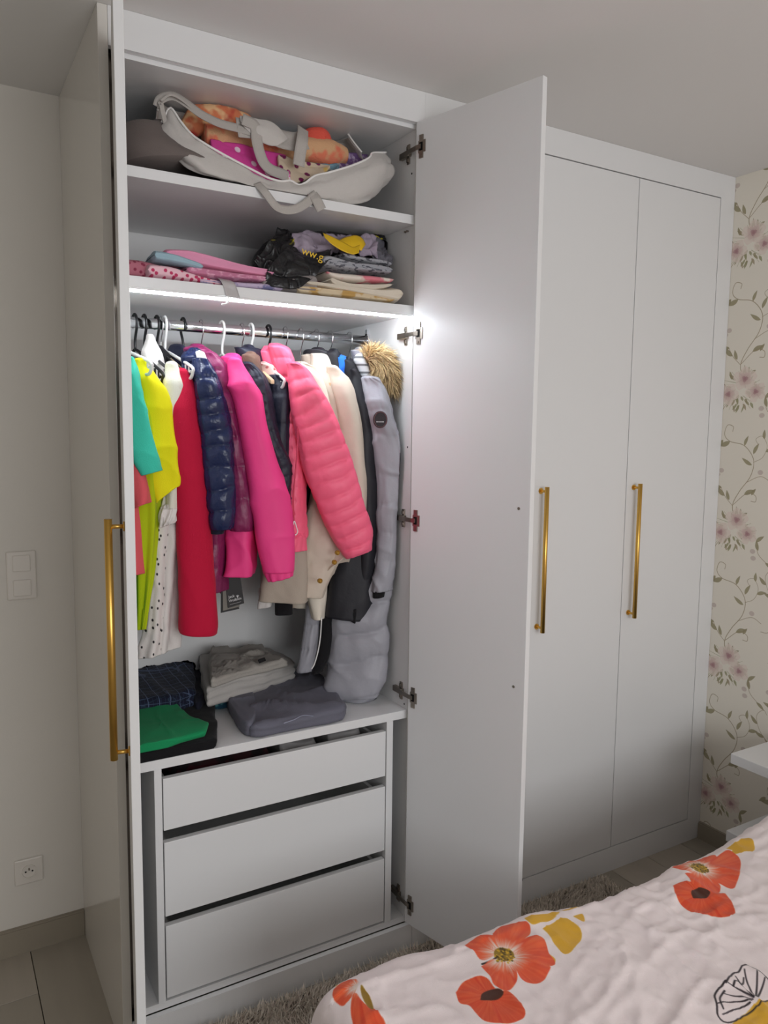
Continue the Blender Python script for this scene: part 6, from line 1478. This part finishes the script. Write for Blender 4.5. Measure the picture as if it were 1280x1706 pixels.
    petal([(0.6546,1.2126),(0.6601,1.2059),(0.6585,1.1817),(0.6711,1.1605),(0.6717,1.1413),(0.6692,1.1111),(0.6217,1.1348),(0.6265,1.167)], c3, 0, .03)
    R.poly(wob([(0.6729,1.2151),(0.6798,1.2205),(0.6786,1.1899),(0.6711,1.1605),(0.6636,1.1631),(0.6637,1.1912)], 2), (150, 116, 30))
    # ink-line flower
    ink = (38, 30, 34)
    for l in ([(1.3135,0.8821),(1.2688,0.8734),(1.2467,0.8531),(1.2241,0.8326),(1.2298,0.8141),(1.2846,0.8104),(1.3448,0.8137)], [(1.309,0.8789),(1.3505,0.8926),(1.3648,0.8906),(1.3888,0.8953),(1.4025,0.8752),(1.3925,0.849),(1.3834,0.8291)],
              [(1.3206,0.8274),(1.3183,0.8565),(1.3121,0.8771)], [(1.3206,0.8274),(1.3359,0.8637),(1.3485,0.8858)], [(1.3255,0.8283),(1.3554,0.8642),(1.3802,0.8879)], [(1.3275,0.8271),(1.3659,0.8505),(1.3976,0.8719)], [(1.3296,0.826),(1.3649,0.8396),(1.3888,0.8491)],
              [(1.3156,0.8266),(1.3001,0.8464),(1.284,0.8647)], [(1.3107,0.8258),(1.2836,0.8411),(1.2504,0.8546)], [(1.303,0.823),(1.2698,0.8275),(1.2363,0.8326)], [(1.3154,0.8676),(1.3367,0.8748),(1.341,0.8646),(1.3616,0.8763)], [(1.2922,0.8694),(1.2642,0.8594),(1.2481,0.8399)]):
        R.line(C(l), [2.2, 1.4], ink, 1, 40)
    return R.image('duvet_print')
def duvet_top(X, Y):
    """height of the wrinkled top"""
    Q = np.stack([X, Y, 0*X], 1)
    W = Q+np.stack([vnoise(Q, 2.3, 21), vnoise(Q, 2.3, 22), 0*X], 1)*.10
    h = .010*fbm(Q, 2.2, 3, 2)+.008*(creases(W*np.array([1, .75, 1]), 3.6, 25, 6)-.3)+.006*(creases(W, 7.5, 26, 7)-.3)+.0035*(creases(W, 15, 29, 6)-.3)+.002*fbm(Q, 30, 27, 2)
    px, py = (X-2.46)/.44, (Y-.55)/.82
    h = h+.15*np.exp(-px**2)*np.exp(-(py**2)**3)          # the pillow underneath
    return h
def make_duvet():
    nx, ny = 420, 330; ex, ey1, ey0 = .660, 1.222, -.45; r = .055
    s = np.linspace(-.42, 1.882, nx); tt = np.linspace(-2.05-.0, .46, ny)*1.0      # s: from the foot edge; t: from the wardrobe-side edge
    def roll(d):                                                       # d>0 is past the edge
        d = np.maximum(d, 0); a = np.minimum(d/r, math.pi/2)
        return r*np.sin(a)-0*d, r*(1-np.cos(a))+np.maximum(d-r*math.pi/2, 0)
    S, T = np.meshgrid(s, tt); S, T = S.ravel(), T.ravel()
    e1 = np.interp(ex+S, [.60, .84, 1.10, 1.34, 1.76, 1.9, 2.6], [1.262, 1.255, 1.238, 1.205, 1.210, 1.213, 1.215])-.024
    px, dx = roll(-S); py, dy = roll(T); py0, dy0 = roll(-(T+1.645))
    X = np.where(S > 0, ex+S, ex-px); Y = np.where(T > 0, e1+py, np.where(T < -1.645, ey1-1.645-py0, ey1+T*1.0+(e1-ey1)*np.clip(1+T/.8, 0, 1)))
    UX, UY = ex+S, np.where(T > 0, e1+T, ey1+T+(e1-ey1)*np.clip(1+T/.8, 0, 1))
    top = duvet_top(UX, UY); drop = dx+dy+dy0
    fall = np.clip(drop/.08, 0, 1)
    Z = BZ+top*(1-fall)-drop
    wv = .012*np.sin(UX*16+2*vnoise(np.stack([UX, 0*UX, 0*UX], 1), 4, 31))*np.clip(dy/.2, 0, 1)
    Y = Y+wv+np.where(T > 0, .010*vnoise(np.stack([UX, 0*UX, 0*UX], 1), 6, 33), 0)
    X = X-.012*np.sin(UY*15+1.0)*np.clip(dx/.2, 0, 1)
    Z = np.maximum(Z, .04)
    V = np.stack([X, Y, Z], 1)
    Fq = [(j*nx+i, j*nx+i+1, (j+1)*nx+i+1, (j+1)*nx+i) for j in range(ny-1) for i in range(nx-1)]
    m = mat('poppy_printed_cotton', (232, 218, 218), .8, .2, sheen=.2, bump=.3, bscale=700)
    im = make_duvet_print(); nt = m.node_tree; b = nt.nodes['Principled BSDF']
    uv = nt.nodes.new('ShaderNodeUVMap'); uv.uv_map = 'cloth'; t = nt.nodes.new('ShaderNodeTexImage'); t.image = im; t.extension = 'EXTEND'
    nt.links.new(uv.outputs[0], t.inputs['Vector']); nt.links.new(t.outputs['Color'], b.inputs['Base Color'])
    o = obj('duvet', (V, Fq), m, smooth=True); tag(o, 'pale pink duvet printed with orange poppies and ochre leaves on the bed', 'duvet')
    uvl = o.data.uv_layers.new(name='cloth'); idx = np.empty(len(o.data.loops), np.int32); o.data.loops.foreach_get('vertex_index', idx)
    UV = np.stack([(UX-DX0)/DWX, (UY-DY0)/DWY], 1).astype(np.float32)
    uvl.data.foreach_set('uv', UV[idx].ravel())
    sm = o.modifiers.new('thickness', 'SOLIDIFY'); sm.thickness = .012; sm.offset = -1
make_duvet()
# floating nightstand on the papered wall
ns = thing('nightstand', (2.42, 1.42, .29), 'white floating nightstand of two slabs on the floral wall beside the bed', 'nightstand')
obj('top_shelf', box(2.262, WR-.0005, 1.305, 1.552, .512, .546), M['white'], ns, bevel=.0015)
obj('lower_shelf', box(2.262, WR-.0005, 1.305, 1.552, .24, .277), M['white'], ns, bevel=.0015)
obj('rear_board', box(WR-.018, WR-.0005, 1.305, 1.552, .277, .512), M['white'], ns)

# shaggy rug along the plinth
rug = thing('rug', (1.25, 1.60, 0), 'shaggy beige-grey rug on the floor between wardrobe and bed', 'rug')
M['pile'] = mat('shaggy_beige_pile', (238, 220, 206), .9, .1, mott=.3, mscale=40); M['rugback'] = mat('rug_backing', (120, 108, 96), .95)
RX0, RX1, RY0, RY1 = .46, 2.02, 1.17, 1.872
obj('backing', box(RX0, RX1, RY0, RY1, .0005, .010), M['rugback'], rug)
rs = np.random.RandomState(9); n = 62000
rt = np.stack([RX0+(RX1-RX0)*rs.rand(n), RY0+(RY1-RY0)*rs.rand(n), np.full(n, .009)], 1)
lean = np.stack([.5*vnoise(rt, 14, 1)+.25*vnoise(rt, 40, 4), .5*vnoise(rt, 14, 2), np.ones(n)], 1)
V, Fq = strands(rt, lean, .030, .0032, 10, .32, .1); V[:, 2] = np.maximum(V[:, 2], .006); V[:, 1] = np.minimum(V[:, 1], 1.896)
obj('pile', (V, Fq), M['pile'], rug, kind='stuff')
